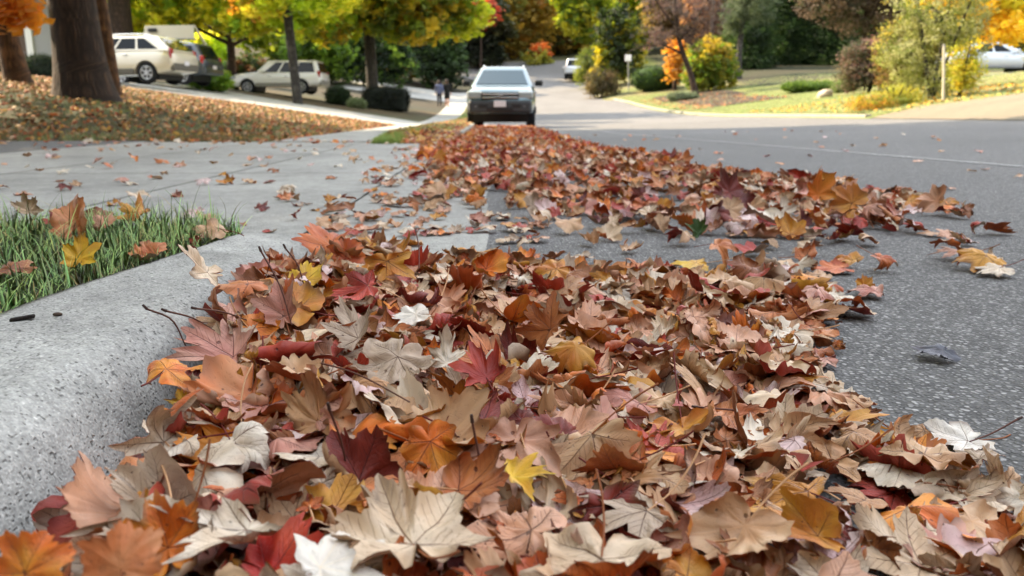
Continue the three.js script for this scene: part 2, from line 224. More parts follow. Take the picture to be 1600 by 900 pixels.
// ------------------------------------------------------------------ maple leaves
const HALF = [[0, 1], [5, 0.87], [9, 0.83], [12, 0.87], [17, 0.75], [24, 0.63], [31, 0.69], [37, 0.8], [41, 0.79], [48, 0.96], [55, 0.81], [59, 0.82], [66, 0.69], [75, 0.6], [84, 0.61], [92, 0.65], [105, 0.71], [114, 0.6], [128, 0.52], [150, 0.45], [170, 0.32]];
const HALF_LOW = [[0, 1], [14, 0.8], [25, 0.62], [38, 0.77], [48, 0.95], [60, 0.78], [74, 0.6], [92, 0.63], [106, 0.7], [128, 0.52], [165, 0.34]];
function outline(r, low) {
  const half = low ? HALF_LOW : HALF, sides = [[], []], deep = r.r(0.8, 1.9), slim = r.r(0.86, 1.08);
  for (const s of [0, 1]) for (const [a, l] of half) sides[s].push([(s ? -a : a) + (a ? r.n() * 2 : 0), (1 - (1 - l) * (l < 0.85 ? deep * 0.85 : 1) * 0.95) * (a > 20 && a < 120 ? slim : 1) * (1 + 0.1 * r.n())].map((q, i) => i ? Math.max(0.16, q) : q));
  const out = [...sides[0], [180, 0.11], ...sides[1].slice(1).reverse()];
  return out.map(([a, l]) => [R(a), l]);
}
// styles: flat, cup, roll, fold, crumple
function bender(k0, kp, kn) { // isometric bend about a line: angle grows with distance on either side
  const n = 40, step = 1.4 / n, tab = [[], []];
  for (const s of [0, 1]) { let U = 0, Hh = 0; for (let i = 0; i <= n; i++) { const u = i * step, sg = s ? -1 : 1, a = sg * k0 * u + (s ? -kn : kp) * Math.max(0, u - 0.22) * sg * 1.0; const ang = s ? -a : a; tab[s].push([U, Hh, ang]); U += Math.cos(ang) * step; Hh += Math.sin(ang) * step; } }
  return (u, h) => { const s = u < 0 ? 1 : 0, f = Math.min(Math.abs(u) / step, n - 0.001), i = Math.floor(f), t = f - i, a = tab[s][i], b = tab[s][i + 1], U = lerp(a[0], b[0], t), Y = lerp(a[1], b[1], t), g = lerp(a[2], b[2], t); const uu = U - Math.sin(g) * h, hh = Y + Math.cos(g) * h; return [s ? -uu : uu, hh]; };
}
function leafShape(seed, style, amount = 1) {
  const r = rng(seed), p = Array.from({ length: 8 }, () => r.r(0, 6.3)), sg = r() < 0.72 ? 1 : -1;
  const w = { flat: 0.032, cup: 0.045, roll: 0.04, fold: 0.045, crumple: 0.095 }[style] * r.r(0.8, 1.3);
  let phi = r.r(0, 3.14), b1, b2, cup = 0, fold = 0;
  if (style === 'flat') { b1 = bender(r.r(-0.6, 0.6), r.r(-0.6, 1.5), r.r(-0.6, 1.5)); b2 = bender(r.r(-0.4, 0.4), r.r(-0.3, 1.1), r.r(-0.3, 1.1)); cup = r.r(-0.08, 0.1); }
  if (style === 'cup') { b1 = bender(sg * r.r(0.5, 1.2) * amount, sg * r.r(0.5, 2.6) * amount, sg * r.r(0.5, 2.6)); b2 = bender(sg * r.r(0.3, 0.9), sg * r.r(0.3, 2.2), sg * r.r(0.3, 2.2)); cup = sg * r.r(0.05, 0.25); }
  if (style === 'roll') { b1 = bender(sg * r.r(1.0, 2.3) * amount, sg * r.r(1, 4.2) * amount, sg * r.r(-0.5, 2.6) * amount); b2 = bender(r.r(-0.5, 0.5), r.r(-0.5, 0.9), r.r(-0.5, 0.9)); }
  if (style === 'fold') { phi = r.r(-0.3, 0.3) + (r() < 0.5 ? 0 : 0.84); b1 = bender(0, sg * r.r(0, 0.8), sg * r.r(0, 0.8)); b2 = bender(r.r(-0.5, 0.9), r.r(0, 0.8), r.r(0, 0.8)); fold = sg * r.r(0.35, 0.9) * amount; }
  if (style === 'crumple') { b1 = bender(r.r(-1.2, 1.6) * amount, r.r(-2.4, 3.6) * amount, r.r(-2.4, 3.6) * amount); b2 = bender(r.r(-1, 1) * amount, r.r(-2, 3) * amount, r.r(-2, 3)); cup = r.r(-0.15, 0.2); }
  const cs = Math.cos(phi), sn = Math.sin(phi), edge = r.r(0.02, 0.06), curlE = r.r(-0.1, 0.22) * (style === 'crumple' ? 1.5 : 1), lob = r.r(0.03, 0.1) * sg, K = R(360 / 7.2);
  return { r, pos(x, z, t) {
    const rho = Math.hypot(x, z), th = Math.atan2(x, -z);
    let h = cup * rho * rho + w * (Math.sin(3.3 * x + p[0]) * Math.sin(2.9 * z + p[1]) + 0.6 * Math.sin(5.7 * x + 2.1 * z + p[2]) * Math.cos(4.9 * z - 2 * x + p[3]) + 0.25 * Math.sin(11 * x + p[4]) * Math.sin(12 * z + p[5])) + edge * t ** 4 * Math.sin(7 * th + p[6]) + curlE * rho * t ** 3 * (0.5 + 0.5 * Math.sin(2 * th + p[7])) + w * 0.34 * Math.sin(17 * x + 9 * z + p[1]) * Math.sin(15 * z - 7 * x + p[2]) + lob * rho * (1 - Math.cos(th / K * 2 * Math.PI)) * 0.8;
    let u = x * cs + z * sn, v = -x * sn + z * cs;
    if (fold) { const f = Math.atan(fold), q = Math.sqrt(u * u + 0.0016) - 0.04; h += q * Math.sin(f); u = u * lerp(1, Math.cos(f), 1); }
    [u, h] = b1(u, h); [v, h] = b2(v, h);
    return [u * cs - v * sn, h, u * sn + v * cs];
  } };
}
const tmpC = new THREE.Color(), DRY = C('#6b4528');
// both faces of a leaf, each with its own colours; lod 2 near, 1 middle, 0 far (one face)
function leafGeo(o) {
  const { seed, style, amount, size, front, back, lod } = o, shape = leafShape(seed, style, amount), rr = rng(seed + 77), s = size / 1.75;
  let line = outline(rng(seed + 5), lod === 0);
  if (lod === 2) { const fine = []; const rj = rng(seed + 9); line.forEach((a, i) => { const b = line[(i + 1) % line.length]; fine.push(a); let b0 = b[0]; if (b0 < a[0] - 3) b0 += 2 * Math.PI; fine.push([(a[0] + b0) / 2, (a[1] + b[1]) / 2 * (1 + 0.085 * rj.n())]); }); line = fine; }
  const rings = lod === 2 ? [0.28, 0.52, 0.74, 0.9, 1] : lod === 1 ? [0.5, 0.84, 1] : [0.6, 1], n = line.length, P = [], UV = [], TT = [], idx = [];
  const put = (a, l, t) => { const x = Math.sin(a) * l, z = -Math.cos(a) * l; const q = shape.pos(x, z, t); P.push(q[0] * s, q[1] * s, q[2] * s); TT.push(t); UV.push(0.5 + x * 0.46, 0.5 - z * 0.46); };
  put(0, 0, 0);
  rings.forEach((t) => line.forEach(([a, l]) => put(a, l * t, t)));
  for (let i = 0; i < n; i++) { const j = (i + 1) % n; idx.push(0, 1 + j, 1 + i); for (let k = 0; k < rings.length - 1; k++) { const a = 1 + k * n + i, b = 1 + k * n + j, c = a + n, d = b + n; idx.push(a, b, d, a, d, c); } }
  const g = new THREE.BufferGeometry(); g.setAttribute('position', new THREE.Float32BufferAttribute(P, 3)); g.setAttribute('uv', new THREE.Float32BufferAttribute(UV, 2)); g.setIndex(idx); g.computeVertexNormals();
  const q = [rr.r(0, 99), rr.r(0, 99)], rim = rr.r(0, 0.5), dryness = rr.r(0, 0.85), count = P.length / 3;
  const colour = (cs, k) => { const a = new Float32Array(count * 3); for (let i = 0; i < count; i++) { const u = UV[i * 2], v = UV[i * 2 + 1], m = clamp((fbm(u * 5 + q[0], v * 5 + q[1], k) - 0.36) * 3.2 + rim * (Math.hypot(u - 0.5, v - 0.5) * 2 - 0.4), 0, 1), b = 0.88 + 0.26 * noise(u * 13 + q[1], v * 13, k); tmpC.copy(cs[0]).lerp(cs[1], m).multiplyScalar(b); const dry = smoothstep(TT[i], 0.7, 1) * smoothstep(noise(u * 6 + q[1], v * 6 + q[0], 4), 0.45, 0.75) * dryness; tmpC.lerp(DRY, dry).toArray(a, i * 3); } return a; };
  if (lod === 0) { g.setAttribute('color', new THREE.BufferAttribute(colour(front, 1), 3)); return g; }
  const nm = g.attributes.normal.array, p2 = new Float32Array(P.length * 2), n2 = new Float32Array(P.length * 2), c2 = new Float32Array(P.length * 2), u2 = new Float32Array(UV.length * 2), id2 = [...idx], T = 0.00022;
  c2.set(colour(front, 1)); c2.set(colour(back, 2), P.length); u2.set(UV); u2.set(UV, UV.length);
  for (let i = 0; i < P.length; i++) { p2[i] = P[i] + nm[i] * T; n2[i] = nm[i]; p2[P.length + i] = P[i] - nm[i] * T; n2[P.length + i] = -nm[i]; }
  for (let i = 0; i < idx.length; i += 3) id2.push(idx[i] + count, idx[i + 2] + count, idx[i + 1] + count);
  const f = new THREE.BufferGeometry(); f.setAttribute('position', new THREE.BufferAttribute(p2, 3)); f.setAttribute('normal', new THREE.BufferAttribute(n2, 3)); f.setAttribute('uv', new THREE.BufferAttribute(u2, 2)); f.setAttribute('color', new THREE.BufferAttribute(c2, 3)); f.setIndex(id2);
  return f;
}
function rod(pts, r0, r1, sides = 5, colour) { // tapered round rod through points
  const curve = new THREE.CatmullRomCurve3(pts), seg = Math.max(3, (pts.length - 1) * 4), fr = curve.computeFrenetFrames(seg, false), P = [], U = [], id = [];
  for (let i = 0; i <= seg; i++) { const t = i / seg, c = curve.getPointAt(t), rad = typeof r0 === 'function' ? r0(t) : lerp(r0, r1, t); for (let k = 0; k <= sides; k++) { const a = k / sides * 2 * Math.PI, v = c.clone().addScaledVector(fr.normals[i], Math.cos(a) * rad).addScaledVector(fr.binormals[i], Math.sin(a) * rad); P.push(v.x, v.y, v.z); U.push(k / sides * Math.max(1, Math.round(rad * 5)), t * curve.getLength() * 0.6); if (k < sides && i < seg) { const p = i * (sides + 1) + k, q = p + sides + 1; id.push(p, p + 1, q + 1, p, q + 1, q); } } }
  const e = P.length / 3, c1 = curve.getPointAt(1); P.push(c1.x, c1.y, c1.z); U.push(0, 0); for (let k = 0; k < sides; k++) id.push(seg * (sides + 1) + k, seg * (sides + 1) + k + 1, e);
  const g = new THREE.BufferGeometry(); g.setAttribute('position', new THREE.Float32BufferAttribute(P, 3)); g.setAttribute('uv', new THREE.Float32BufferAttribute(U, 2)); g.setIndex(id); g.computeVertexNormals();
  if (colour) tint(g, (c) => c.copy(colour)); return g;
}
function stalkGeo(seed, size, colour) { const r = rng(seed + 31), l = size * r.r(0.45, 0.85), a = r.r(-0.4, 0.4), b = r.r(-0.25, 0.45); return rod([V(0, 0, 0), V(a * l * 0.2, b * l * 0.3, l * 0.4), V(a * l * 0.6, b * l * 0.9, l * 0.78), V(a * l, b * l * 1.3 + 0.001, l)], 0.0007, 0.001, 5, colour); }

// colours: [name, two tones]
const UPPER = { orange: ['#e2701a', '#ec9a30'], rust: ['#b64e1a', '#d0702a'], red: ['#9c2414', '#c03e20'], crimson: ['#ab3a2c', '#cb5c48'], golden: ['#cf942c', '#c8782a'], yellow: ['#e6bc2c', '#dda428'], brown: ['#8c4e24', '#a86a38'], maroon: ['#661a10', '#8a2c1a'], peach: ['#d68f5c', '#d27a42'], copper: ['#bd6a38', '#cd8248'] };
const UNDER = { tan: ['#cb9c72', '#d9b48c'], cream: ['#e6ceb0', '#d6b692'], mauve: ['#b98468', '#cc9e84'], 'pinkish tan': ['#d0946e', '#e0ae90'], 'greyish tan': ['#b49a80', '#c8b098'], pale: ['#ecdfcb', '#dcc6aa'], 'lilac pink': ['#d9b2ae', '#e6cdc6'], 'dusty pink': ['#c88472', '#dba690'], 'light brown': ['#b88558', '#cc9e72'] };
const tones = {}; for (const t of [UPPER, UNDER]) for (const k in t) tones[k] = t[k].map((h) => C(h));
Object.assign(tones, { green: [C('#3c5a2c'), C('#50682e')], slate: [C('#5c5f6c'), C('#74727a')], 'yellow-green': [C('#c9c02e'), C('#8f9a2c')], scarlet: [C('#c02a1c'), C('#d05030')], rose: [C('#c0585c'), C('#b04a3c')], white: [C('#f0e8dc'), C('#e0d2c2')], amber: [C('#c07c1e'), C('#d89c30')] });

// ------------------------------------------------------------------ fallen leaves: drift along the gutter
const LR = rng(2024);
const pileRight = (d) => d < 2.05 ? (d < 0.5 ? 0.6 : lerp(0.43, 0.68, smoothstep(d, 0.95, 1.6)) + 0.04 * (1 - smoothstep(d, 0.6, 0.9))) : lerp(1.75, 0.95, smoothstep(d, 2.2, 9)) + 0.12 * Math.sin(d * 2.3);
const pileLeft = (d) => d < 2.0 ? KERB_FACE + 0.045 - 0.045 * smoothstep(d, 0.75, 1.1) + 0.1 * smoothstep(d, 1.25, 1.6) : lerp(-0.3, -0.5, smoothstep(d, 2.4, 9)) + 0.34 * (noise(d * 1.7, 7) - 0.45) + 0.14 * (noise(d * 6, 3) - 0.5);
function pileY(x, d) { // thickness of the drift
  const l = pileLeft(d), r = pileRight(d), t = (x - l) / (r - l); if (t < -0.1 || t > 1) return 0;
  if (d < 2.05) return (0.113 * Math.pow(1 - clamp(t, 0, 1), 1.05) + 0.01) * (1 - 0.8 * smoothstep(d, 1.4, 1.75)) * lerp(0.55, 1, smoothstep(d, 0.3, 0.62)) * (0.8 + 0.4 * noise(x * 5, d * 5));
  const body = Math.sin(Math.PI * clamp(t, 0.02, 1)) ** 0.6; return lerp(0.02, 0.1, smoothstep(d, 2.6, 4)) * lerp(1, 0.4, smoothstep(d, 8, 17)) * body * (0.65 + 0.7 * noise(x * 2.4, d * 1.6));
}
const leaves = [];
const Q = new THREE.Quaternion(), Eu = new THREE.Euler();
const orient = (lean, side, yaw) => new THREE.Quaternion().setFromEuler(new THREE.Euler(R(lean), 0, R(side), 'XYZ')).multiply(new THREE.Quaternion().setFromEuler(new THREE.Euler(0, R(yaw), 0)));
function bake(L, lod) { const g = leafGeo({ ...L, front: tones[L.front], back: tones[L.back], lod }); return g; }
function worldPoints(L, g) { const p = g.attributes.position, n = g.attributes.position.count, out = new Float32Array(n * 3), v = V(); for (let i = 0; i < n; i++) { v.fromBufferAttribute(p, i).applyQuaternion(L.quat).add(L.pos); out[i * 3] = v.x; out[i * 3 + 1] = v.y; out[i * 3 + 2] = v.z; } return out; }
function settle(L, g) { // keep the leaf out of the road, kerb and soil
  for (let k = 0; k < 3; k++) { const w = worldPoints(L, g); let need = 0, shift = false; for (let i = 0; i < w.length; i += 3) { const x = w[i], d = -w[i + 2], s = surfaceY(x, d) + 0.0015 - w[i + 1]; if (x < KERB_FACE && x > KERB_FACE - 0.1 && d < 2 && L.pos.x > KERB_FACE && s > 0.02) { shift = true; continue; } if (s > need) need = s; } if (shift && k < 2) { L.pos.x += 0.025; continue; } L.pos.y += Math.min(need, 0.045); L.raised = need; if (L.ground) { const v = worldPoints(L, g); let gap = 9; for (let i = 0; i < v.length; i += 3) gap = Math.min(gap, v[i + 1] - surfaceY(v[i], -v[i + 2])); L.pos.y -= gap - 0.001; } return w; }
  return worldPoints(L, g);
}
// the leaves one notices, each where it lies: picture column and row, height, width, style, faces, lean towards the street end, side tilt, turn
const H = (px, py, h, size, style, front, back, lean, side, yaw, seed, label, mark, amount = 1.35) => { const pos = onHeight(px, py, h); size *= 0.9; const L = { hero: true, ground: h <= 0.03, seed, style, amount: h <= 0.03 ? 0.45 : amount, size, front, back, pos, quat: orient(lean < 60 ? lean * 0.62 : lean * 0.92, side, yaw), label, mark, px, py }; leaves.push(L); return L; };
H(645, 852, 0.1, 0.15, 'crumple', 'cream', 'tan', 4, 3, 24, 191, 'broad cream maple leaf lying uppermost at the near end of the drift', 'broad cream leaf', 0.45);
H(385, 828, 0.1, 0.12, 'cup', 'pale', 'mauve', 12, -6, 150, 102, 'domed cream maple leaf beside the broad cream leaf', 'domed cream leaf');
H(672, 690, 0.1, 0.09, 'roll', 'orange', 'cream', 62, -20, 200, 103, 'bright orange rolled maple leaf with a pale cream back standing in the drift', 'orange rolled leaf', 1.2);
H(365, 558, 0.1, 0.15, 'fold', 'dusty pink', 'tan', 48, 6, 62, 104, 'large pinkish pointed maple leaf leaning against the kerb', 'pinkish pointed leaf', 0.8);
H(392, 622, 0.09, 0.14, 'cup', 'peach', 'pinkish tan', 52, 2, 170, 105, 'large peach orange maple leaf with dark veins below the pinkish pointed leaf', 'peach orange leaf');
H(258, 690, 0.095, 0.12, 'roll', 'pale', 'rust', 40, -50, 80, 106, 'twisted pale cream maple leaf standing against the kerb face', 'twisted pale leaf');
H(478, 438, 0.13, 0.09, 'flat', 'yellow', 'yellow-green', 52, 3, 10, 107, 'bright yellow maple leaf with greenish edges at the back of the drift', 'bright yellow leaf');
H(290, 632, 0.1, 0.035, 'fold', 'yellow', 'golden', 70, 20, 20, 108, 'tiny yellow leaf tip beside the kerb face', 'tiny yellow tip');
H(806, 688, 0.085, 0.13, 'cup', 'mauve', 'pinkish tan', 40, -8, 175, 109, 'wide mauve domed maple leaf in the middle of the drift', 'wide mauve leaf');
H(925, 678, 0.09, 0.11, 'roll', 'tan', 'golden', 44, 30, 130, 110, 'tan rolled maple leaf on the road side of the wide mauve leaf', 'tan rolled leaf');
H(1000, 718, 0.075, 0.085, 'roll', 'peach', 'golden', 40, 25, 95, 111, 'small rosy peach curled maple leaf in the middle of the drift', 'rosy peach leaf');
H(622, 562, 0.115, 0.11, 'crumple', 'greyish tan', 'tan', 40, 0, 160, 112, 'greyish veined maple leaf arched over darker leaves', 'greyish veined leaf');
H(650, 492, 0.12, 0.065, 'flat', 'white', 'pale', 30, 4, 90, 113, 'small whitish maple leaf catching the light at the back of the drift', 'small whitish leaf');
H(604, 408, 0.13, 0.14, 'roll', 'golden', 'peach', 74, 8, 185, 114, 'tall golden tan leaf standing on the crest of the drift', 'tall golden leaf', 0.7);
H(575, 446, 0.13, 0.13, 'roll', 'red', 'pale', 48, -14, 100, 115, 'dark red maple leaf with a pale rolled edge on the crest', 'dark red leaf');
H(540, 405, 0.12, 0.09, 'flat', 'rust', 'orange', 66, 0, 15, 116, 'rusty orange maple leaf standing beside the kerb end of the crest', 'rusty orange leaf');
H(800, 742, 0.085, 0.065, 'fold', 'yellow', 'yellow-green', 10, -14, 265, 117, 'slender yellow green folded leaf below the wide mauve leaf', 'yellow green folded leaf');
H(945, 790, 0.07, 0.12, 'roll', 'maroon', 'mauve', 66, 0, 200, 118, 'hollow dark maroon curled maple leaf facing the street end', 'dark maroon leaf', 1.3);
H(1398, 748, 0.03, 0.1, 'crumple', 'crimson', 'rose', 30, -6, 100, 119, 'bright pinkish red maple leaf at the road edge of the drift', 'bright pinkish red leaf');
H(1262, 768, 0.05, 0.12, 'crumple', 'amber', 'brown', 32, 8, 60, 120, 'golden brown crumpled maple leaf beside the bright pinkish red leaf', 'golden brown leaf');
H(1165, 822, 0.075, 0.12, 'roll', 'tan', 'rust', 44, 18, 140, 121, 'tan twisted maple leaf hanging over the near road edge of the drift', 'tan twisted leaf');
H(1278, 838, 0.06, 0.07, 'fold', 'golden', 'amber', 48, 0, 70, 122, 'golden folded maple leaf below the golden brown crumpled leaf', 'golden folded leaf');
H(1440, 880, 0.035, 0.13, 'flat', 'cream', 'tan', 12, -4, 40, 123, 'pale cream flat maple leaf near the asphalt at the close edge', 'pale cream flat leaf');
H(262, 856, 0.1, 0.075, 'cup', 'orange', 'copper', 62, -10, 20, 124, 'orange pointed maple leaf in front of the kerb', 'orange pointed leaf');
H(190, 888, 0.12, 0.055, 'flat', 'peach', 'copper', 66, -4, 8, 125, 'blurred peach maple leaf sticking up very close to the camera', 'blurred peach leaf');
H(40, 896, 0.12, 0.055, 'flat', 'orange', 'amber', 66, 8, -14, 126, 'blurred orange maple leaf in the lower corner by the kerb', 'blurred orange leaf');
H(420, 903, 0.07, 0.11, 'fold', 'scarlet', 'rose', 4, 0, 275, 127, 'bright scarlet folded leaf under the domed cream leaf', 'bright scarlet leaf');
H(1300, 599, 0.012, 0.085, 'crumple', 'cream', 'copper', 14, 0, 80, 128, 'cream crumpled maple leaf lying alone on the asphalt', 'cream crumpled leaf on asphalt');
H(1472, 556, 0.008, 0.09, 'crumple', 'slate', 'slate', 12, 4, 100, 129, 'dark slate grey dried leaf alone on the asphalt', 'dark slate grey leaf');
H(1238, 526, 0.02, 0.13, 'crumple', 'pale', 'crimson', 14, -4, 85, 130, 'pale wide maple leaf with a red tip at the road edge of the drift', 'pale red tipped leaf');
H(1512, 687, 0.008, 0.1, 'fold', 'white', 'cream', 10, 0, 92, 131, 'narrow white leaf with a pink stalk on the asphalt', 'narrow white leaf', 1.4);
H(1368, 458, 0.012, 0.12, 'crumple', 'dusty pink', 'mauve', 16, 10, 70, 132, 'dusty pink crumpled maple leaf alone on the asphalt beyond the drift', 'dusty pink crumpled leaf');
H(1352, 438, 0.03, 0.05, 'fold', 'golden', 'yellow', 68, 0, 5, 133, 'small golden tip standing beside the dusty pink crumpled leaf', 'small golden tip');
H(388, 445, 0.142, 0.115, 'roll', 'peach', 'tan', 26, -22, 70, 134, 'long curled tan leaf lying on top of the kerb', 'curled tan leaf on the kerb');
H(340, 373, 0.14, 0.1, 'cup', 'tan', 'amber', 34, -6, 80, 135, 'tan maple leaf on the corner of the grass', 'tan leaf on the grass corner');
H(306, 380, 0.142, 0.05, 'cup', 'crimson', 'red', 48, 0, 20, 136, 'small red leaf at the grass edge beside the kerb', 'small red leaf by the grass');
H(125, 405, 0.165, 0.085, 'flat', 'yellow', 'golden', 60, 4, 4, 137, 'bright yellow maple leaf standing in the grass', 'yellow leaf in the grass');
H(215, 332, 0.165, 0.12, 'cup', 'golden', 'yellow', 58, -4, 60, 138, 'golden maple leaf half hidden in the grass', 'golden leaf in the grass');
H(92, 348, 0.17, 0.075, 'cup', 'crimson', 'dusty pink', 70, 4, 0, 139, 'rosy red leaf standing upright in the grass', 'rosy leaf in the grass');
H(45, 330, 0.17, 0.09, 'roll', 'cream', 'peach', 64, -20, 20, 140, 'cream curled leaf standing in the grass', 'cream leaf in the grass');
H(118, 348, 0.17, 0.13, 'fold', 'peach', 'tan', 66, 10, 12, 141, 'peach brown maple leaf standing in the grass behind the yellow one', 'peach leaf in the grass');
H(160, 352, 0.16, 0.09, 'roll', 'pinkish tan', 'pale', 60, 26, 40, 142, 'pinkish tan rolled leaf in the grass', 'pinkish rolled leaf in the grass');
H(240, 396, 0.15, 0.1, 'crumple', 'copper', 'cream', 34, 0, 90, 143, 'copper crumpled leaf at the grass edge over the kerb', 'copper leaf over the kerb');
H(18, 430, 0.15, 0.1, 'crumple', 'brown', 'tan', 20, 0, 40, 144, 'brown crumpled leaf deep in the grass', 'brown leaf in the grass');
H(1278, 304, 0.16, 0.16, 'cup', 'orange', 'golden', 76, 4, 8, 145, 'orange maple leaf standing up on the far road edge of the drift', 'orange standing leaf');
H(1332, 318, 0.13, 0.15, 'roll', 'golden', 'orange', 64, 20, 40, 146, 'golden bent maple leaf beside the orange standing leaf', 'golden bent leaf');
H(1140, 300, 0.14, 0.17, 'cup', 'maroon', 'red', 64, -12, 30, 147, 'dark red maple leaf on the far drift', 'dark red far leaf');
H(1205, 347, 0.075, 0.17, 'cup', 'pale', 'mauve', 22, -10, 90, 148, 'whitish arched maple leaf low on the far drift', 'whitish arched leaf');
H(1092, 364, 0.07, 0.09, 'fold', 'green', 'green', 60, 10, 20, 149, 'dark green leaf on the front of the far drift', 'dark green leaf');
H(1236, 366, 0.08, 0.15, 'cup', 'amber', 'orange', 54, 6, 50, 150, 'amber orange maple leaf on the front of the far drift', 'amber orange leaf');
H(1088, 414, 0.015, 0.14, 'flat', 'yellow', 'tan', 12, 0, 90, 151, 'flat yellow and tan leaf on the asphalt between the two drifts', 'flat yellow and tan leaf');
H(1284, 434, 0.012, 0.08, 'crumple', 'tan', 'pale', 12, 0, 30, 152, 'pale tan leaf on the asphalt between the drifts', 'pale tan leaf on asphalt');
H(1310, 418, 0.015, 0.12, 'flat', 'rust', 'brown', 18, 0, 90, 153, 'rust coloured flat leaf on the asphalt between the drifts', 'rust flat leaf on asphalt');
H(1540, 408, 0.03, 0.16, 'crumple', 'amber', 'brown', 24, 0, 80, 154, 'amber brown crumpled leaf in the small clump on the asphalt', 'amber clump leaf');
H(1500, 398, 0.02, 0.13, 'crumple', 'mauve', 'dusty pink', 14, 0, 60, 155, 'dusty mauve leaf in the small clump on the asphalt', 'mauve clump leaf');
H(1560, 428, 0.01, 0.12, 'flat', 'pale', 'cream', 8, 0, 100, 156, 'pale flat leaf under the small clump on the asphalt', 'pale clump leaf');
H(548, 325, 0.05, 0.1, 'cup', 'brown', 'maroon', 30, -10, 80, 157, 'dark brown curled leaf on the driveway joint', 'dark leaf on the joint');
H(516, 314, 0.04, 0.08, 'cup', 'amber', 'brown', 40, 0, 20, 158, 'amber leaf on the driveway concrete', 'amber leaf on concrete');
H(560, 752, 0.07, 0.1, 'roll', 'maroon', 'tan', 60, -30, 30, 159, 'dark maroon hollow leaf behind the broad cream leaf', 'maroon hollow leaf');
H(715, 765, 0.085, 0.12, 'roll', 'copper', 'mauve', 30, 14, 250, 160, 'long brown rolled leaf bridging a dark gap in the drift', 'long brown rolled leaf', 1.2);
H(900, 545, 0.09, 0.13, 'cup', 'golden', 'tan', 44, 10, 120, 161, 'golden orange maple leaf in the middle of the drift crest', 'golden orange leaf');
H(860, 515, 0.11, 0.1, 'roll', 'copper', 'brown', 72, 40, 40, 162, 'slim brown rolled leaf standing aslant on the drift', 'slim brown rolled leaf', 1.8);
H(760, 420, 0.11, 0.12, 'cup', 'orange', 'amber', 56, -6, 40, 163, 'orange maple leaf facing the camera on the drift crest', 'orange crest leaf');
H(870, 420, 0.1, 0.1, 'flat', 'golden', 'yellow', 40, 0, 100, 164, 'golden yellow leaf at the back road side of the drift', 'golden yellow leaf');
H(760, 590, 0.1, 0.1, 'cup', 'red', 'rust', 46, 8, 20, 165, 'deep red leaf under pale leaves in the middle of the drift', 'deep red leaf');
H(1000, 630, 0.06, 0.11, 'crumple', 'dusty pink', 'crimson', 26, 0, 100, 166, 'dusty pink leaf with reddish end at mid drift', 'dusty pink mid leaf');
H(1100, 590, 0.045, 0.12, 'roll', 'cream', 'tan', 14, 0, 95, 167, 'long cream rolled leaf on the road side of the drift', 'long cream rolled leaf', 1.3);
H(1150, 540, 0.04, 0.12, 'flat', 'pinkish tan', 'mauve', 14, 0, 30, 168, 'flat pinkish tan leaf beside the pale red tipped leaf', 'flat pinkish tan leaf');
H(500, 660, 0.1, 0.1, 'crumple', 'light brown', 'tan', 66, 6, 10, 169, 'ragged light brown leaf with holes standing in the drift', 'ragged light brown leaf');
H(445, 495, 0.125, 0.1, 'fold', 'dusty pink', 'pinkish tan', 64, 0, 20, 170, 'pinkish brown upright leaf behind the pinkish pointed leaf', 'pinkish upright leaf');
H(465, 480, 0.125, 0.11, 'flat', 'golden', 'amber', 34, -10, 70, 171, 'golden tan leaf lying behind the pinkish upright leaf', 'golden tan leaf');
H(560, 530, 0.12, 0.1, 'fold', 'greyish tan', 'tan', 56, 12, 30, 172, 'greyish tan upright folded leaf behind the greyish veined leaf', 'greyish upright leaf');
H(697, 566, 0.11, 0.075, 'crumple', 'pale', 'golden', 60, 0, 0, 173, 'small crinkled pale leaf beside the greyish veined leaf', 'crinkled pale leaf');
H(830, 835, 0.075, 0.11, 'crumple', 'pinkish tan', 'cream', 20, 0, 60, 174, 'pinkish crumpled leaf at the near middle of the drift', 'pinkish crumpled leaf');
H(1010, 800, 0.07, 0.11, 'flat', 'greyish tan', 'pale', 18, 6, 110, 175, 'greyish pale flat leaf behind the tan twisted leaf', 'greyish pale flat leaf');
H(940, 870, 0.08, 0.13, 'crumple', 'cream', 'rust', 22, 0, 160, 176, 'large cream crumpled leaf at the close edge of the drift', 'large cream crumpled leaf');
H(500, 885, 0.1, 0.13, 'flat', 'white', 'cream', 10, -6, 300, 177, 'whitish flat leaf beneath the broad cream leaf', 'whitish flat leaf');
H(245, 800, 0.08, 0.1, 'fold', 'greyish tan', 'tan', 48, -40, 60, 178, 'greyish folded leaf pressed against the kerb base', 'greyish folded leaf');
H(320, 740, 0.085, 0.12, 'roll', 'pale', 'maroon', 44, 30, 100, 179, 'pale star shaped leaf with dark red underside near the kerb', 'pale star leaf');
for (const L of leaves) L.d = -L.pos.z;

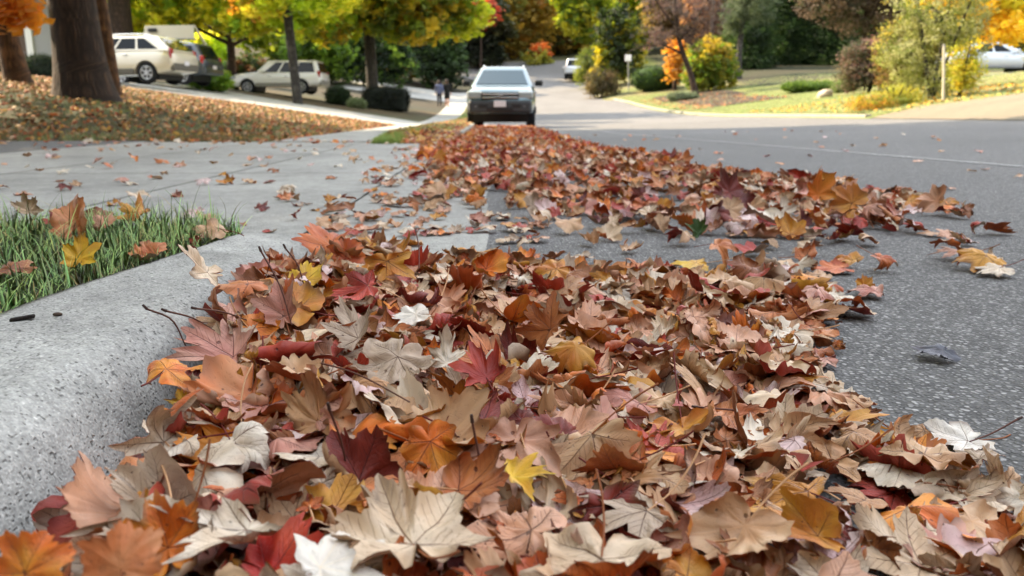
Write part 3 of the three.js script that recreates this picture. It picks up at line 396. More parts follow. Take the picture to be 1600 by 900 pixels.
const UP = ['rust', 'rust', 'rust', 'orange', 'orange', 'red', 'red', 'brown', 'brown', 'copper', 'copper', 'golden', 'golden', 'maroon', 'peach', 'peach', 'crimson', 'amber'], UN = ['tan', 'tan', 'tan', 'cream', 'cream', 'pinkish tan', 'pinkish tan', 'pinkish tan', 'greyish tan', 'pale', 'pale', 'lilac pink', 'dusty pink', 'light brown', 'light brown'];
const STY = ['flat', 'cup', 'roll', 'roll', 'roll', 'fold', 'crumple', 'crumple', 'crumple', 'crumple'];
function wild(x, d, share, opts = {}) { // one random leaf on the drift
  const r = LR, under = r() < (opts.under ?? 0.6), a = r.pick(UP), b = r.pick(UN), thick = pileY(x, d), top = surfaceY(x, d);
  const lean = clamp(r.n() * (opts.tilt ?? 30) + (opts.leanBias ?? 10), -70, 80);
  const L = { ground: share === 0, seed: Math.floor(r() * 1e9), style: r.pick(STY), amount: r.r(1, 1.9), size: r.r(0.066, 0.13) * (opts.scale ?? 1), front: under ? b : a, back: under ? a : b, pos: V(x, top + 0.004 + thick * share, -d), quat: orient(lean, r.n() * (opts.tilt ?? 30), r.r(0, 360)), d };
  if (share === 0) L.amount *= 0.5; leaves.push(L); return L;
}
// near drift, filled in layers so that it is closed to the ground
for (let k = 0; k < 1500; k++) { const d = 0.26 + 1.42 * Math.pow(LR(), 0.85), l = pileLeft(d), t = Math.pow(LR(), 1.15), x = lerp(l, pileRight(d), t), lay = Math.pow(LR(), 0.5); wild(x, d, lay, { tilt: lerp(30, 12, t), leanBias: lerp(4, -2, t), under: 0.7 }); }
for (let k = 0; k < 36; k++) { const d = LR.r(0.7, 1.6), x = pileLeft(d) + LR.r(-0.03, 0.08); wild(x, d, 1.0, { tilt: 40, leanBias: 20, under: 0.5 }); }
for (let k = 0; k < 560; k++) { const d = 0.3 + 1.4 * LR(), x = lerp(pileLeft(d), pileRight(d) + 0.06, LR()); const L = wild(x, d, 0.55 + 0.5 * LR(), { tilt: 45, under: 0.45, scale: LR.r(0.25, 0.5) }); L.style = 'crumple'; }
// edge scatter on the asphalt and in the gap between the drifts
for (let k = 0; k < 80; k++) { const d = LR.r(0.5, 1.8), x = pileRight(d) + Math.abs(LR.n()) * 0.1 - 0.05; if (x < 1.9) wild(x, d, 0, { tilt: 9, leanBias: 3, under: 0.72, scale: 0.85 }); }
for (let k = 0; k < 40; k++) { const d = LR.r(1.75, 2.4), x = LR.r(0.25, 1.8); wild(x, d, 0.2, { tilt: 14, leanBias: 4, under: 0.65 }); }
for (let k = 0; k < 60; k++) { const d = LR.r(1.8, 3.0), x = LR.r(-0.45, 0.3); wild(x, d, 0, { tilt: 10, leanBias: 6, under: 0.6, scale: 0.8 }); }
// far drift
const DRIFT0 = leaves.length;
for (let k = 0; k < 1900; k++) { const d = 2.25 + 3.45 * Math.pow(LR(), 1.0), l = pileLeft(d) - 0.05, t = LR(), x = lerp(l, pileRight(d), t); if (noise(x * 2.6 + 5, d * 1.9) < 0.2) continue; if (d < 2.25 + 0.75 * (1 - smoothstep(x, -0.1, 0.55)) + 0.2 * noise(x * 5, 3)) continue; const lay = Math.pow(LR(), 0.4); wild(x, d, lay, { tilt: 36, leanBias: 22, under: lerp(0.55, 0.36, smoothstep(d, 2.4, 4)), scale: 1.0 }); }
const nearDrift = leaves.length;
for (let k = 0; k < 6400; k++) { const d = 5.6 + 14.4 * Math.pow(LR(), 1.0), l = pileLeft(d) - 0.1 - (d > 9.7 ? 0.25 * LR() : 0), x = lerp(l, pileRight(d) + 0.1, LR()), lay = Math.pow(LR(), 0.3); if (noise(x * 1.6 + 5, d * 0.8) < 0.13) continue; wild(x, d, lay, { tilt: 44, leanBias: 30, under: 0.22, scale: 1.15 }); }
for (let k = 0; k < 190; k++) { const d = 2.4 + 7.4 * LR() ** 1.2, x = pileLeft(d) + 0.1 - Math.abs(LR.n()) * 0.45; wild(x, d, 0, { tilt: 16, leanBias: 8, under: 0.55, scale: LR.r(0.5, 0.95) }); }
// single leaves on the driveway, sidewalk, grass and road
for (let k = 0; k < 240; k++) { const d = 2.5 + 8 * LR() ** 0.9, x = -0.5 - 8 * LR() ** 1.25 * Math.min(1, d / 7); wild(x, d, 0, { tilt: 16, leanBias: 8, under: 0.68 }); }
for (let k = 0; k < 120; k++) { const d = LR.r(9.6, 11), x = LR.r(-14, -1.5); wild(x, d, 0, { tilt: 20, leanBias: 14, under: 0.5 }); }
for (let k = 0; k < 9; k++) { const d = LR.r(1.5, 2.05), x = LR.r(-1.9, -0.95), L = wild(x, d, 0, { tilt: 30, leanBias: 30, under: 0.5 }); L.pos.y += 0.03; }
for (let k = 0; k < 70; k++) { const d = LR.r(3, 14), x = 1 + LR() * 5; wild(x, d, 0, { tilt: 10, leanBias: 5, scale: 0.8 }); }

// which leaves show: a small depth picture of the near ones decides who is listed one by one
{
  const w = 640, h = 360, view = camera.matrixWorldInverse, f = FPX * w / 1600; camera.matrixWorldInverse.copy(camera.matrixWorld).invert();
  const zb = new Float32Array(w * h).fill(1e9), ids = new Int32Array(w * h).fill(-1), heroZ = new Float32Array(w * h).fill(1e9), heroId = new Int32Array(w * h).fill(-1), v = V();
  const raster = (g, wp, visit) => { const n = wp.length / 3, s = new Float32Array(n * 3); for (let i = 0; i < n; i++) { v.set(wp[i * 3], wp[i * 3 + 1], wp[i * 3 + 2]).applyMatrix4(view); const z = -v.z; s[i * 3] = w / 2 + v.x / z * f; s[i * 3 + 1] = h / 2 - v.y / z * f; s[i * 3 + 2] = z; } const id = g.index.array;
    for (let t = 0; t < id.length; t += 3) { const a = id[t] * 3, b = id[t + 1] * 3, c = id[t + 2] * 3; if (s[a + 2] < 0.06 || s[b + 2] < 0.06 || s[c + 2] < 0.06) continue; const x0 = Math.max(0, Math.floor(Math.min(s[a], s[b], s[c]))), x1 = Math.min(w - 1, Math.ceil(Math.max(s[a], s[b], s[c]))), y0 = Math.max(0, Math.floor(Math.min(s[a + 1], s[b + 1], s[c + 1]))), y1 = Math.min(h - 1, Math.ceil(Math.max(s[a + 1], s[b + 1], s[c + 1])));
      const den = (s[b + 1] - s[c + 1]) * (s[a] - s[c]) + (s[c] - s[b]) * (s[a + 1] - s[c + 1]); if (Math.abs(den) < 1e-6) continue;
      for (let y = y0; y <= y1; y++) for (let x = x0; x <= x1; x++) { const X = x + 0.5, Y = y + 0.5, l0 = ((s[b + 1] - s[c + 1]) * (X - s[c]) + (s[c] - s[b]) * (Y - s[c + 1])) / den, l1 = ((s[c + 1] - s[a + 1]) * (X - s[c]) + (s[a] - s[c]) * (Y - s[c + 1])) / den, l2 = 1 - l0 - l1; if (l0 < 0 || l1 < 0 || l2 < 0) continue; visit(y * w + x, l0 * s[a + 2] + l1 * s[b + 2] + l2 * s[c + 2]); } } };
  leaves.forEach((L, i) => { L.lod = i < nearDrift ? 1 : L.d < 4.5 ? 1 : 0; L.geo = bake(L, L.lod); L.wp = settle(L, L.geo); L.wp = worldPoints(L, L.geo); if (!L.hero && (L.raised > 0.06 || (L.d > 1.1 && L.d < 2 && L.pos.x < -0.3 && L.pos.x > -0.7 && L.pos.y > 0.135 - 0.13 * smoothstep(L.d, 1.35, 1.7)))) L.dead = true; });
  leaves.forEach((L, i) => { if (L.hero) { L.area = 0; raster(L.geo, L.wp, (p, z) => { if (z < heroZ[p]) { heroZ[p] = z; heroId[p] = i; } }); } });
  heroId.forEach((i) => { if (i >= 0) leaves[i].area++; });
  leaves.forEach((L, i) => { if (L.hero || L.d > 4) return; const hit = new Map(), seen = new Set(); raster(L.geo, L.wp, (p, z) => { if (seen.has(p)) return; seen.add(p); const q = heroId[p]; if (q >= 0 && z < heroZ[p]) hit.set(q, (hit.get(q) ?? 0) + 1); }); for (const [q, n] of hit) if (n > 0.14 * leaves[q].area) L.dead = true; });
  leaves.forEach((L, i) => { if (!L.dead && L.d < 7) raster(L.geo, L.wp, (p, z) => { if (z < zb[p]) { zb[p] = z; ids[p] = i; } }); });
  leaves.forEach((L) => { L.seen = 0; L.cx = 0; L.cy = 0; });
  ids.forEach((i, p) => { if (i >= 0) { const L = leaves[i]; L.seen++; L.cx += p % w; L.cy += Math.floor(p / w); } });
  leaves.forEach((L) => { if (L.seen) { L.cx *= 1600 / w / L.seen; L.cy *= 1600 / w / L.seen; } });
  const order = leaves.filter((L) => L.seen > 0 && !L.dead).sort((a, b) => (b.hero ? 1e6 : 0) + b.seen - (a.hero ? 1e6 : 0) - a.seen);
  const single = order.slice(0, 298), marks = single.filter((L) => L.hero);
  const styleWord = { flat: 'flat', cup: 'cupped', roll: 'curled', fold: 'folded', crumple: 'crumpled' }, taken = {};
  for (const L of single) {
    if (L.hero) continue;
    const near = marks.map((m) => [Math.hypot((m.cx - L.cx), (m.cy - L.cy) * 1.3), m]).sort((a, b) => a[0] - b[0]), [q, m] = near[0], dx = L.cx - m.cx, dy = L.cy - m.cy;
    const rel = Math.abs(dx) > 1.2 * Math.abs(dy) ? (dx < 0 ? 'on the kerb side of' : 'on the road side of') : dy < 0 ? 'behind' : 'in front of';
    const small = L.size > 0.115 ? 'large ' : L.size < 0.085 ? 'small ' : '', up = Math.abs(1 - V(0, 1, 0).applyQuaternion(L.quat).y) > 0.35 ? 'upright ' : '';
    const few = (m.mark.split(' ').length > 4); let lab = (few ? '' : small) + up + L.front + ' ' + styleWord[L.style] + ' leaf ' + rel + ' the ' + m.mark;
    if (taken[lab]) { const m2 = near[1][1]; lab = L.front + ' ' + styleWord[L.style] + ' leaf between the ' + m.mark + ' and ' + m2.mark; }
    if (taken[lab] || lab.split(' ').length > 16) lab = up + L.front + ' leaf, ' + L.back + ' backed, ' + rel + ' the ' + m.mark;
    if (lab.split(' ').length > 16) lab = L.front + ' ' + styleWord[L.style] + ' leaf ' + rel + ' the ' + m.mark; taken[lab] = 1; L.label = lab;
  }
  for (const L of single) {
    const lod = L.d < 2.0 ? 2 : 1, g = bake(L, lod), o = mesh('fallen_leaf', g, leafMats[L.seed % 4], scene);
    o.position.copy(L.pos); o.quaternion.copy(L.quat); tag(o, L.label, 'leaf', 'fallen maple leaves');
    if (L.d < 2.2 && L.seed % 5 < 2) mesh('stalk', stalkGeo(L.seed, L.size, tones[['maroon', 'tan', 'brown'][L.seed % 3]][0]), leafPlain, o);
    L.done = true;
  }
  // all the rest of the drift reads as one mass
  const parts = [[], [], []];
  leaves.forEach((L) => { if (L.done || L.dead) return; const g = L.geo; g.applyMatrix4(new THREE.Matrix4().compose(L.pos, L.quat, V(1, 1, 1))); parts[L.lod === 0 ? 2 : L.seed % 2].push(g); });
  const drift = thing('leaf_drift', 'long drift of rusty and pale maple leaves filling the gutter beside the kerb', 'leaves'); drift.userData.kind = 'stuff';
  parts.forEach((list, i) => { const o = mesh('leaves', mergeGeometries(list), leafMats[i === 2 ? 1 : i * 2], drift); o.userData.kind = 'stuff'; });
  console.log('leaves', leaves.length, 'singles', single.length, 'min seen', single[single.length - 1].seen, 'labels', new Set(single.map((L) => L.label)).size, 'dead', leaves.filter((L) => L.dead).length);
  leaves.length = 0;
}
// loose stalks that stick out of the drift
const twig = (label, a, b, ha, hb, bend = 0.01) => { const p = onHeight(...a, ha), q = onHeight(...b, hb), m = p.clone().lerp(q, 0.5); m.y += bend; m.x += bend * 0.6; const o = thing('leaf_stalk', label, 'stalk', p.toArray(), 0, 'loose leaf stalks'); mesh('stem', rod([V(0, 0, 0), m.sub(p), q.clone().sub(p)], 0.0012, 0.0008, 6, C('#5a3428')), leafPlain, o); mesh('stem_end', rod([V(0, 0, 0), p.clone().sub(q).setLength(0.007)], 0.0018, 0.0014, 6, C('#3a221a')), leafPlain, o); };
twig('dark red leaf stalk leaning over the kerb, closest to the grass', [230, 483], [290, 540], 0.165, 0.115);
twig('dark leaf stalk just above the pinkish pointed leaf', [260, 486], [335, 517], 0.16, 0.12, 0.004);
twig('dark leaf stalk pointing at the pinkish upright leaf', [306, 482], [385, 500], 0.16, 0.125, 0.003);
twig('long dark stalk rising steeply at the kerb end of the crest', [408, 393], [456, 508], 0.21, 0.12, 0.006);
twig('thin curved stalk in front of the bright yellow leaf', [446, 388], [476, 450], 0.19, 0.13, 0.006);
twig('thin stalk standing up from the middle of the crest', [650, 362], [655, 420], 0.17, 0.12, 0.004);
twig('pale brown stalk standing in front of the ragged brown leaf', [515, 640], [545, 760], 0.14, 0.06, 0.004);
twig('long stalk leaning beside the wide mauve leaf', [738, 660], [756, 800], 0.13, 0.05, 0.003);
twig('long brown stalk lying across the greyish veined leaf', [470, 560], [640, 628], 0.12, 0.115, 0.006);
twig('thin stalk lying at the road edge of the drift', [1090, 636], [1320, 668], 0.05, 0.015, 0.004);
twig('pink curved stalk rising from the narrow white leaf', [1590, 655], [1515, 690], 0.03, 0.01, -0.004);
twig('pale stalk hanging below the pale red tipped leaf', [1240, 528], [1248, 570], 0.02, 0.006, 0.002);
{ const p = onHeight(90, 491, 0.144), o = mesh('seed', new THREE.SphereGeometry(0.004, 12, 8).scale(1.5, 0.6, 0.8), std({ color: C('#4a3a30') })); o.position.copy(p); tag(o, 'small dark seed lying on the kerb top', 'seed');
  const q = onHeight(35, 497, 0.144), b = mesh('bark_flake', new RoundedBoxGeometry(0.026, 0.004, 0.009, 2, 0.0015), M.bark); b.position.copy(q); b.rotation.set(0, 0.4, 0.1); tag(b, 'dark flake of bark on the kerb beside the grass', 'bark'); }

// ------------------------------------------------------------------ grass
{
  const r = rng(77), P = [], N = [], Cc = [], id = [], c = new THREE.Color();
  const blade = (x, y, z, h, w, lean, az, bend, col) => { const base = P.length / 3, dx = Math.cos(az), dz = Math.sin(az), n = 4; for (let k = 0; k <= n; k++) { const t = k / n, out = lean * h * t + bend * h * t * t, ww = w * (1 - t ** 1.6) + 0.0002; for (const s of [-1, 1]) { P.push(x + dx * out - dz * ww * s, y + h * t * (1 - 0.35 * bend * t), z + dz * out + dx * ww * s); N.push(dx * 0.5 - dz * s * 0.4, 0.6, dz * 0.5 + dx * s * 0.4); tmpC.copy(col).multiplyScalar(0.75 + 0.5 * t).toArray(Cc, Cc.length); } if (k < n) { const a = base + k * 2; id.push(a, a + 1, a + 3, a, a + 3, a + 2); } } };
  for (let k = 0; k < 15000; k++) {
    const d = r.r(0.75, 2.12), x = kerbBack(d) - 0.004 - 1.5 * r() ** 1.4 * (0.4 + 0.6 * d / 2), edge = kerbBack(d) - x; if (fbm(x * 4, d * 4) < 0.3) continue;
    const y = lerp(0.125, 0.008, smoothstep(d, 1.72, 2.14)), tall = r() < 0.12 ? r.r(1.2, 1.9) : 1;
    c.setHSL(0.245 + 0.04 * r.n(), 0.55 + 0.1 * r.n(), 0.2 + 0.18 * r()); if (r() < 0.1) c.set('#b09c5c');
    blade(x, y, -d, (0.02 + 0.055 * r() ** 1.8) * tall * (edge < 0.03 ? 0.7 : 1) * lerp(0.75, 1.1, smoothstep(d, 1, 2)), r.r(0.0007, 0.0016), r.n() * 0.5, r.r(0, 6.3), r.r(0, 0.9), c);
  }
  const g = new THREE.BufferGeometry(); g.setAttribute('position', new THREE.Float32BufferAttribute(P, 3)); g.setAttribute('normal', new THREE.Float32BufferAttribute(N, 3)); g.setAttribute('color', new THREE.Float32BufferAttribute(Cc, 3)); g.setIndex(id);
  tag(mesh('grass', g, M.grass), 'green grass blades growing behind the kerb beside the camera', 'grass', null, 'stuff');
}
function instanced(name, geo, mat, list, parent) { const o = new THREE.InstancedMesh(geo, mat, list.length); o.name = parent ? name : numbered(name); o.castShadow = o.receiveShadow = true; list.forEach((e, i) => { o.setMatrixAt(i, e.m); o.setColorAt(i, e.c); }); (parent || scene).add(o); o.userData.kind = 'stuff'; return o; }
const mat4 = (x, y, z, rx, ry, rz, s, sy = s) => new THREE.Matrix4().compose(V(x, y, z), new THREE.Quaternion().setFromEuler(new THREE.Euler(rx, ry, rz)), V(s, sy, s));
const tuft = (() => { const P = [], id = [], r = rng(3); for (let k = 0; k < 9; k++) { const a = r.r(0, 6.3), x = r.n() * 0.03, z = r.n() * 0.03, h = r.r(0.6, 1.1) * 0.06, l = r.n() * 0.03, b = P.length / 3; P.push(x - Math.sin(a) * 0.003, 0, z + Math.cos(a) * 0.003, x + Math.sin(a) * 0.003, 0, z - Math.cos(a) * 0.003, x + Math.cos(a) * l, h, z + Math.sin(a) * l); id.push(b, b + 1, b + 2); } const g = new THREE.BufferGeometry(); g.setAttribute('position', new THREE.Float32BufferAttribute(P, 3)); g.setIndex(id); g.computeVertexNormals(); return g; })();
const litterLeaf = leafGeo({ seed: 5, style: 'cup', amount: 1, size: 0.13, front: [C('#ffffff'), C('#e8e8e8')], back: [C('#fff'), C('#fff')], lod: 0 });
{
  const r = rng(88), tufts = [], litter = [];
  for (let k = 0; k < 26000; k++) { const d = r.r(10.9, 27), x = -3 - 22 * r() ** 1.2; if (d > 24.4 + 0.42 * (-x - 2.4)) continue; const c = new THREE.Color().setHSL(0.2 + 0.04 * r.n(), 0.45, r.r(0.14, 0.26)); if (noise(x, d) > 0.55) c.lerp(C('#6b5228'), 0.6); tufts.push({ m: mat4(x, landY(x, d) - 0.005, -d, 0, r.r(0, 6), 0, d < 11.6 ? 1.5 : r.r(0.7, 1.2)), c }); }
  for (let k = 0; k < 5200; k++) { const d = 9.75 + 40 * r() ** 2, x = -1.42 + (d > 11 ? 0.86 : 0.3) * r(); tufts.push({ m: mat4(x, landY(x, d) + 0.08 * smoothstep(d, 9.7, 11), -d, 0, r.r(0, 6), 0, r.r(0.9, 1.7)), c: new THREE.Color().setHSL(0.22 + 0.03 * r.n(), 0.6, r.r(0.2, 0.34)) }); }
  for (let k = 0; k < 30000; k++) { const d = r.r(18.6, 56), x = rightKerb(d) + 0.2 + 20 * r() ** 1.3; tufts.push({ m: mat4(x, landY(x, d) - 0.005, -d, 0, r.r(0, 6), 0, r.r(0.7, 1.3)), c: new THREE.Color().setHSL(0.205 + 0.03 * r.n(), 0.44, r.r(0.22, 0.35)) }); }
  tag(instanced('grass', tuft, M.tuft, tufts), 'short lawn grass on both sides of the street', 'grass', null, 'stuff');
  const cols = ['#b05c26', '#b87034', '#8a502a', '#c09250', '#984624', '#c0a078', '#7a5036', '#c4983a', '#a87440'].map((h) => C(h));
  for (let k = 0; k < 15000; k++) { const d = r.r(10.9, 27.5), x = -2.9 - 22 * r() ** 1.25; if (d > 24.6 + 0.42 * (-x - 2.4)) continue; litter.push({ m: mat4(x, landY(x, d) + 0.015 + 0.03 * r(), -d, r.n() * 0.7 + 0.3, r.r(0, 6), r.n() * 0.6, r.r(0.55, 1.0)), c: r.pick(cols) }); }
  for (let k = 0; k < 1500; k++) { const d = 9.8 + 26 * r() ** 2, x = -1.4 + 0.95 * r(); litter.push({ m: mat4(x, landY(x, d) + 0.1 * smoothstep(d, 9.7, 11) + 0.04, -d, r.n() * 0.6 + 0.3, r.r(0, 6), r.n() * 0.6, 1), c: r.pick(cols) }); }
  for (let k = 0; k < 700; k++) { const d = r.r(19, 30), x = rightKerb(d) + 0.3 + 7 * r(); litter.push({ m: mat4(x, landY(x, d) + 0.04, -d, r.n() * 0.5, r.r(0, 6), r.n() * 0.5, 1.1), c: C(r.pick(['#d8a828', '#c98a24', '#d4b44a'])) }); }
  for (let k = 0; k < 500; k++) { const d = r.r(38, 52), x = rightKerb(d) + 0.4 + 5 * r(); litter.push({ m: mat4(x, landY(x, d) + 0.05, -d, r.n() * 0.5, r.r(0, 6), r.n() * 0.5, 1.2), c: C(r.pick(['#b06a34', '#a85a34', '#c09050'])) }); }
  tag(instanced('leaf_litter', litterLeaf, leafPlain, litter), 'scattered orange and brown leaves over the shaded lawn', 'leaves', null, 'stuff');
}

// ------------------------------------------------------------------ trees and shrubs
const spray = (n, spread, size, seed, narrow = 0.55) => { const r = rng(seed), P = [], id = [], v = V(), q = new THREE.Quaternion(); for (let k = 0; k < n; k++) { const c = V(r.n(), r.n() * 0.7, r.n()).multiplyScalar(spread), s = size * r.r(0.7, 1.25), b = P.length / 3; q.setFromEuler(new THREE.Euler(r.n() * 1.1, r.r(0, 6.3), r.n() * 0.9)); for (const [x, y, z] of [[0, 0, 0.5], [narrow, 0.08, 0.1], [narrow * 0.5, 0.02, -0.3], [0, -0.06, -0.6], [-narrow * 0.5, 0.02, -0.3], [-narrow, 0.08, 0.1]]) { v.set(x * s, y * s, z * s).applyQuaternion(q).add(c); P.push(v.x, v.y, v.z); } id.push(b, b + 1, b + 2, b, b + 2, b + 3, b, b + 3, b + 4, b, b + 4, b + 5); } const g = new THREE.BufferGeometry(); g.setAttribute('position', new THREE.Float32BufferAttribute(P, 3)); g.setIndex(id); const f = g.toNonIndexed(); f.computeVertexNormals(); return f; };
const SPRAY = { broad: spray(9, 0.2, 0.17, 4), fine: spray(14, 0.17, 0.085, 5, 0.36), needle: spray(22, 0.2, 0.16, 6, 0.09), big: spray(9, 0.36, 0.32, 8) };
function crown(parent, o) { // leaf sprays through lobes, thinned by noise so that gaps open
  const r = rng(o.seed), list = [], pal = o.palette.map((h) => C(h)), f = o.gapScale ?? 0.8;
  for (const [x, y, z, rx, ry, rz, n] of o.lobes) for (let k = 0, guard = 0; k < n && guard < n * 6; guard++) {
    const u = V(r.n(), r.n(), r.n()).normalize().multiplyScalar(Math.pow(r(), o.hollow ?? 0.42)), px = x + u.x * rx, py = y + u.y * ry, pz = z + u.z * rz;
    const g = fbm(px * f + o.seed, py * f, pz * f); if (g < (o.gap ?? 0.42)) continue; k++;
    const shade = noise(px * 0.5 + 9, py * 0.5, pz * 0.5 + o.seed), c = pal[Math.min(pal.length - 1, Math.floor(clamp(shade * 1.3 - 0.15 + r.n() * 0.25, 0, 0.999) * pal.length))].clone().multiplyScalar(r.r(0.88, 1.42));
    list.push({ m: mat4(px, py, pz, r.n() * 0.6, r.r(0, 6.3), r.n() * 0.6, (o.scale ?? 1) * r.r(0.75, 1.3)), c });
  }
  return instanced(o.name ?? 'crown', SPRAY[o.kind ?? 'broad'], M.foliage, list, parent);
}
function trunk(parent, h, r0, r1, o = {}) { const n = 7, pts = range(0, 1, n).map((t) => V((o.lean?.[0] ?? 0) * t + 0.06 * Math.sin(t * 5 + r0 * 40) * (h / 8), h * t - 0.15, (o.lean?.[1] ?? 0) * t)); return mesh('trunk', rod(pts, (t) => lerp(r0, r1, t) * (1 + (o.flare ?? 0.45) * Math.exp(-t * h / 0.55)), 0, 18), o.mat ?? M.bark, parent); }
function limbs(parent, seed, y0, y1, n, len, rad, mat = M.bark, cx = 0, cz = 0) { const r = rng(seed); for (let k = 0; k < n; k++) { const y = lerp(y0, y1, k / Math.max(1, n - 1)), a = k * 2.4 + r.n(), l = len * r.r(0.7, 1.15), u = r.r(0.45, 0.9); mesh('limb', rod([V(cx, y, cz), V(cx + Math.cos(a) * l * 0.35, y + l * 0.3 * u, cz + Math.sin(a) * l * 0.35), V(cx + Math.cos(a) * l * 0.75, y + l * 0.66 * u, cz + Math.sin(a) * l * 0.75), V(cx + Math.cos(a) * l, y + l * u, cz + Math.sin(a) * l)], rad, rad * 0.25, 7), mat, parent); } }
const at = (px, d) => { const x = acrossAt(px, d); return [x, landY(x, d) - 0.03, -d]; };
const YG = ['#a4bc20', '#bece2a', '#d8da38', '#e8dc3e', '#88a826'], GREEN = ['#5c8424', '#74962c', '#8fa832', '#47681e'], DARK = ['#2c4220', '#385026', '#465e2a', '#243820'], OLIVE = ['#6e6c26', '#94802e', '#b0902c', '#545a26'], GOLD = ['#b0963c', '#c2a040', '#948438', '#b88a36'];
{
  let t = thing('maple_tree', 'massive dark barked maple trunk on the leafy lawn, thickest of all', 'tree', at(141, 16));
  trunk(t, 6.2, 0.44, 0.36, { flare: 0.62, lean: [-0.35, 0] }); limbs(t, 1, 4.2, 6, 6, 5, 0.17);
  crown(t, { seed: 1, kind: 'big', scale: 1.25, gap: 0.4, gapScale: 0.35, palette: YG, lobes: [[0, 10, 0, 7.5, 4.6, 7.5, 1500], [3.5, 7.2, 2.5, 4, 1.7, 4, 300], [-4, 7.4, 1, 4, 2, 4, 250]] });
  t = thing('maple_tree', 'orange brown trunk standing before the grey house', 'tree', at(37, 20));
  trunk(t, 7, 0.24, 0.2, { flare: 0.55, mat: M.barkWarm, lean: [-0.5, 0] }); limbs(t, 2, 5, 7, 5, 4, 0.1, M.barkWarm);
  crown(t, { seed: 2, kind: 'big', scale: 1.1, gap: 0.4, gapScale: 0.35, palette: [...YG, '#c87a20'], lobes: [[0, 10.5, 0, 5.5, 4, 5.5, 900], [-3.5, 9.5, 4.5, 6.5, 4, 5.5, 800]] });
  t = thing('maple_tree', 'slim sunlit brown trunk just behind the massive maple trunk', 'tree', at(180, 19.5));
  trunk(t, 7, 0.16, 0.14, { flare: 0.5, mat: M.barkWarm, lean: [-0.35, 0] }); limbs(t, 3, 5, 7, 4, 3, 0.08, M.barkWarm);
  crown(t, { seed: 3, kind: 'big', gap: 0.4, palette: YG, lobes: [[0, 8.5, 0, 4, 3, 4, 260]] });
  t = thing('maple_tree', 'orange maple beyond the picture edge with a bough hanging over the lawn corner', 'tree', [-8.6, 0.1, -5.4]);
  trunk(t, 6, 0.3, 0.24, { mat: M.barkWarm }); limbs(t, 4, 3.6, 6, 6, 4.6, 0.12, M.barkWarm);
  { const b = atDist(16, 14, 12).sub(t.position); crown(t, { seed: 4, kind: 'big', scale: 1.2, gap: 0.4, gapScale: 0.35, palette: GOLD, lobes: [[0, 9.5, 0, 6.4, 4.4, 6.4, 1500]] });
    mesh('limb', rod([V(0, 5, 0), V(b.x * 0.3, 5.4, b.z * 0.4), V(b.x * 0.75, 4, b.z * 0.8), V(b.x, b.y + 0.2, b.z)], 0.08, 0.012, 6), M.barkWarm, t); crown(t, { seed: 5, name: 'bough_leaves', scale: 0.9, gap: 0.1, palette: ['#e09a2e', '#e8ae3c', '#d0862c'], lobes: [[b.x - 0.1, b.y + 0.1, b.z, 0.42, 0.36, 0.5, 60], [b.x * 0.8, b.y + 1.3, b.z * 0.85, 0.9, 0.7, 0.9, 70]] }); }
  t = thing('maple_tree', 'tall tree behind the camera side of the driveway shading the kerb', 'tree', [-10.5, 0, 5]);
  trunk(t, 7, 0.3, 0.24); limbs(t, 6, 4.5, 7, 5, 4, 0.12); crown(t, { seed: 6, kind: 'big', scale: 1.3, gap: 0.4, gapScale: 0.35, palette: YG, lobes: [[2, 10, -2, 6, 4.2, 6, 1000]] });
  t = thing('tree', 'dark tree trunk behind the beige parked car', 'tree', at(206, 40));
  trunk(t, 9, 0.56, 0.45); crown(t, { seed: 7, gap: 0.38, scale: 1.5, palette: GREEN, lobes: [[-3, 6.3, 1, 5, 2.4, 3, 500], [1, 10, 0, 6, 4, 5, 200]] });
  t = thing('maple_tree', 'bright yellow green maple with a forked slim trunk behind the driveway', 'tree', at(368, 43));
  trunk(t, 2.6, 0.24, 0.2); limbs(t, 8, 2.2, 2.8, 6, 4.6, 0.12);
  crown(t, { seed: 8, gap: 0.4, scale: 1.35, gapScale: 0.6, palette: [...YG, '#c9c428', '#a8b01e'], lobes: [[-1.5, 5.4, 1, 3.2, 2.4, 2.6, 700], [2.4, 5.0, 1.6, 2.8, 2.2, 2.2, 600], [-4.2, 4.0, 0, 2.4, 2.1, 2, 450], [5.2, 4.6, 1, 2.2, 1.6, 2, 350], [3.6, 3.7, 1.5, 2.2, 1.0, 1.6, 200], [-2.6, 3.4, 1.5, 1.6, 0.9, 1.4, 130], [0, 8, 0, 5, 3, 4, 260], [1.2, 3.2, 2.0, 1.5, 0.8, 1, 110]] });
  t = thing('tree', 'straight grey brown trunk standing before the white parked wagon', 'tree', at(465, 35.5));
  trunk(t, 7, 0.2, 0.19, { flare: 0.2, mat: M.barkGrey, lean: [-0.2, 0] }); limbs(t, 9, 4.4, 6.6, 5, 3, 0.07, M.barkGrey);
  crown(t, { seed: 9, gap: 0.42, scale: 1.2, gapScale: 0.7, palette: [...YG, '#c8902a', '#b0a020'], lobes: [[0.3, 6.4, 0.6, 4.6, 1.8, 3.4, 900], [1.5, 4.3, 1.4, 1.8, 0.6, 1.2, 160], [-1.2, 4.1, 1, 1.2, 0.5, 1, 80]] });
  t = thing('tree', 'dark straight trunk rising above the black green clipped hedge', 'tree', at(582, 46));
  trunk(t, 8, 0.34, 0.3, { flare: 0.25, mat: M.barkGrey }); limbs(t, 10, 5, 7.5, 5, 4, 0.1);
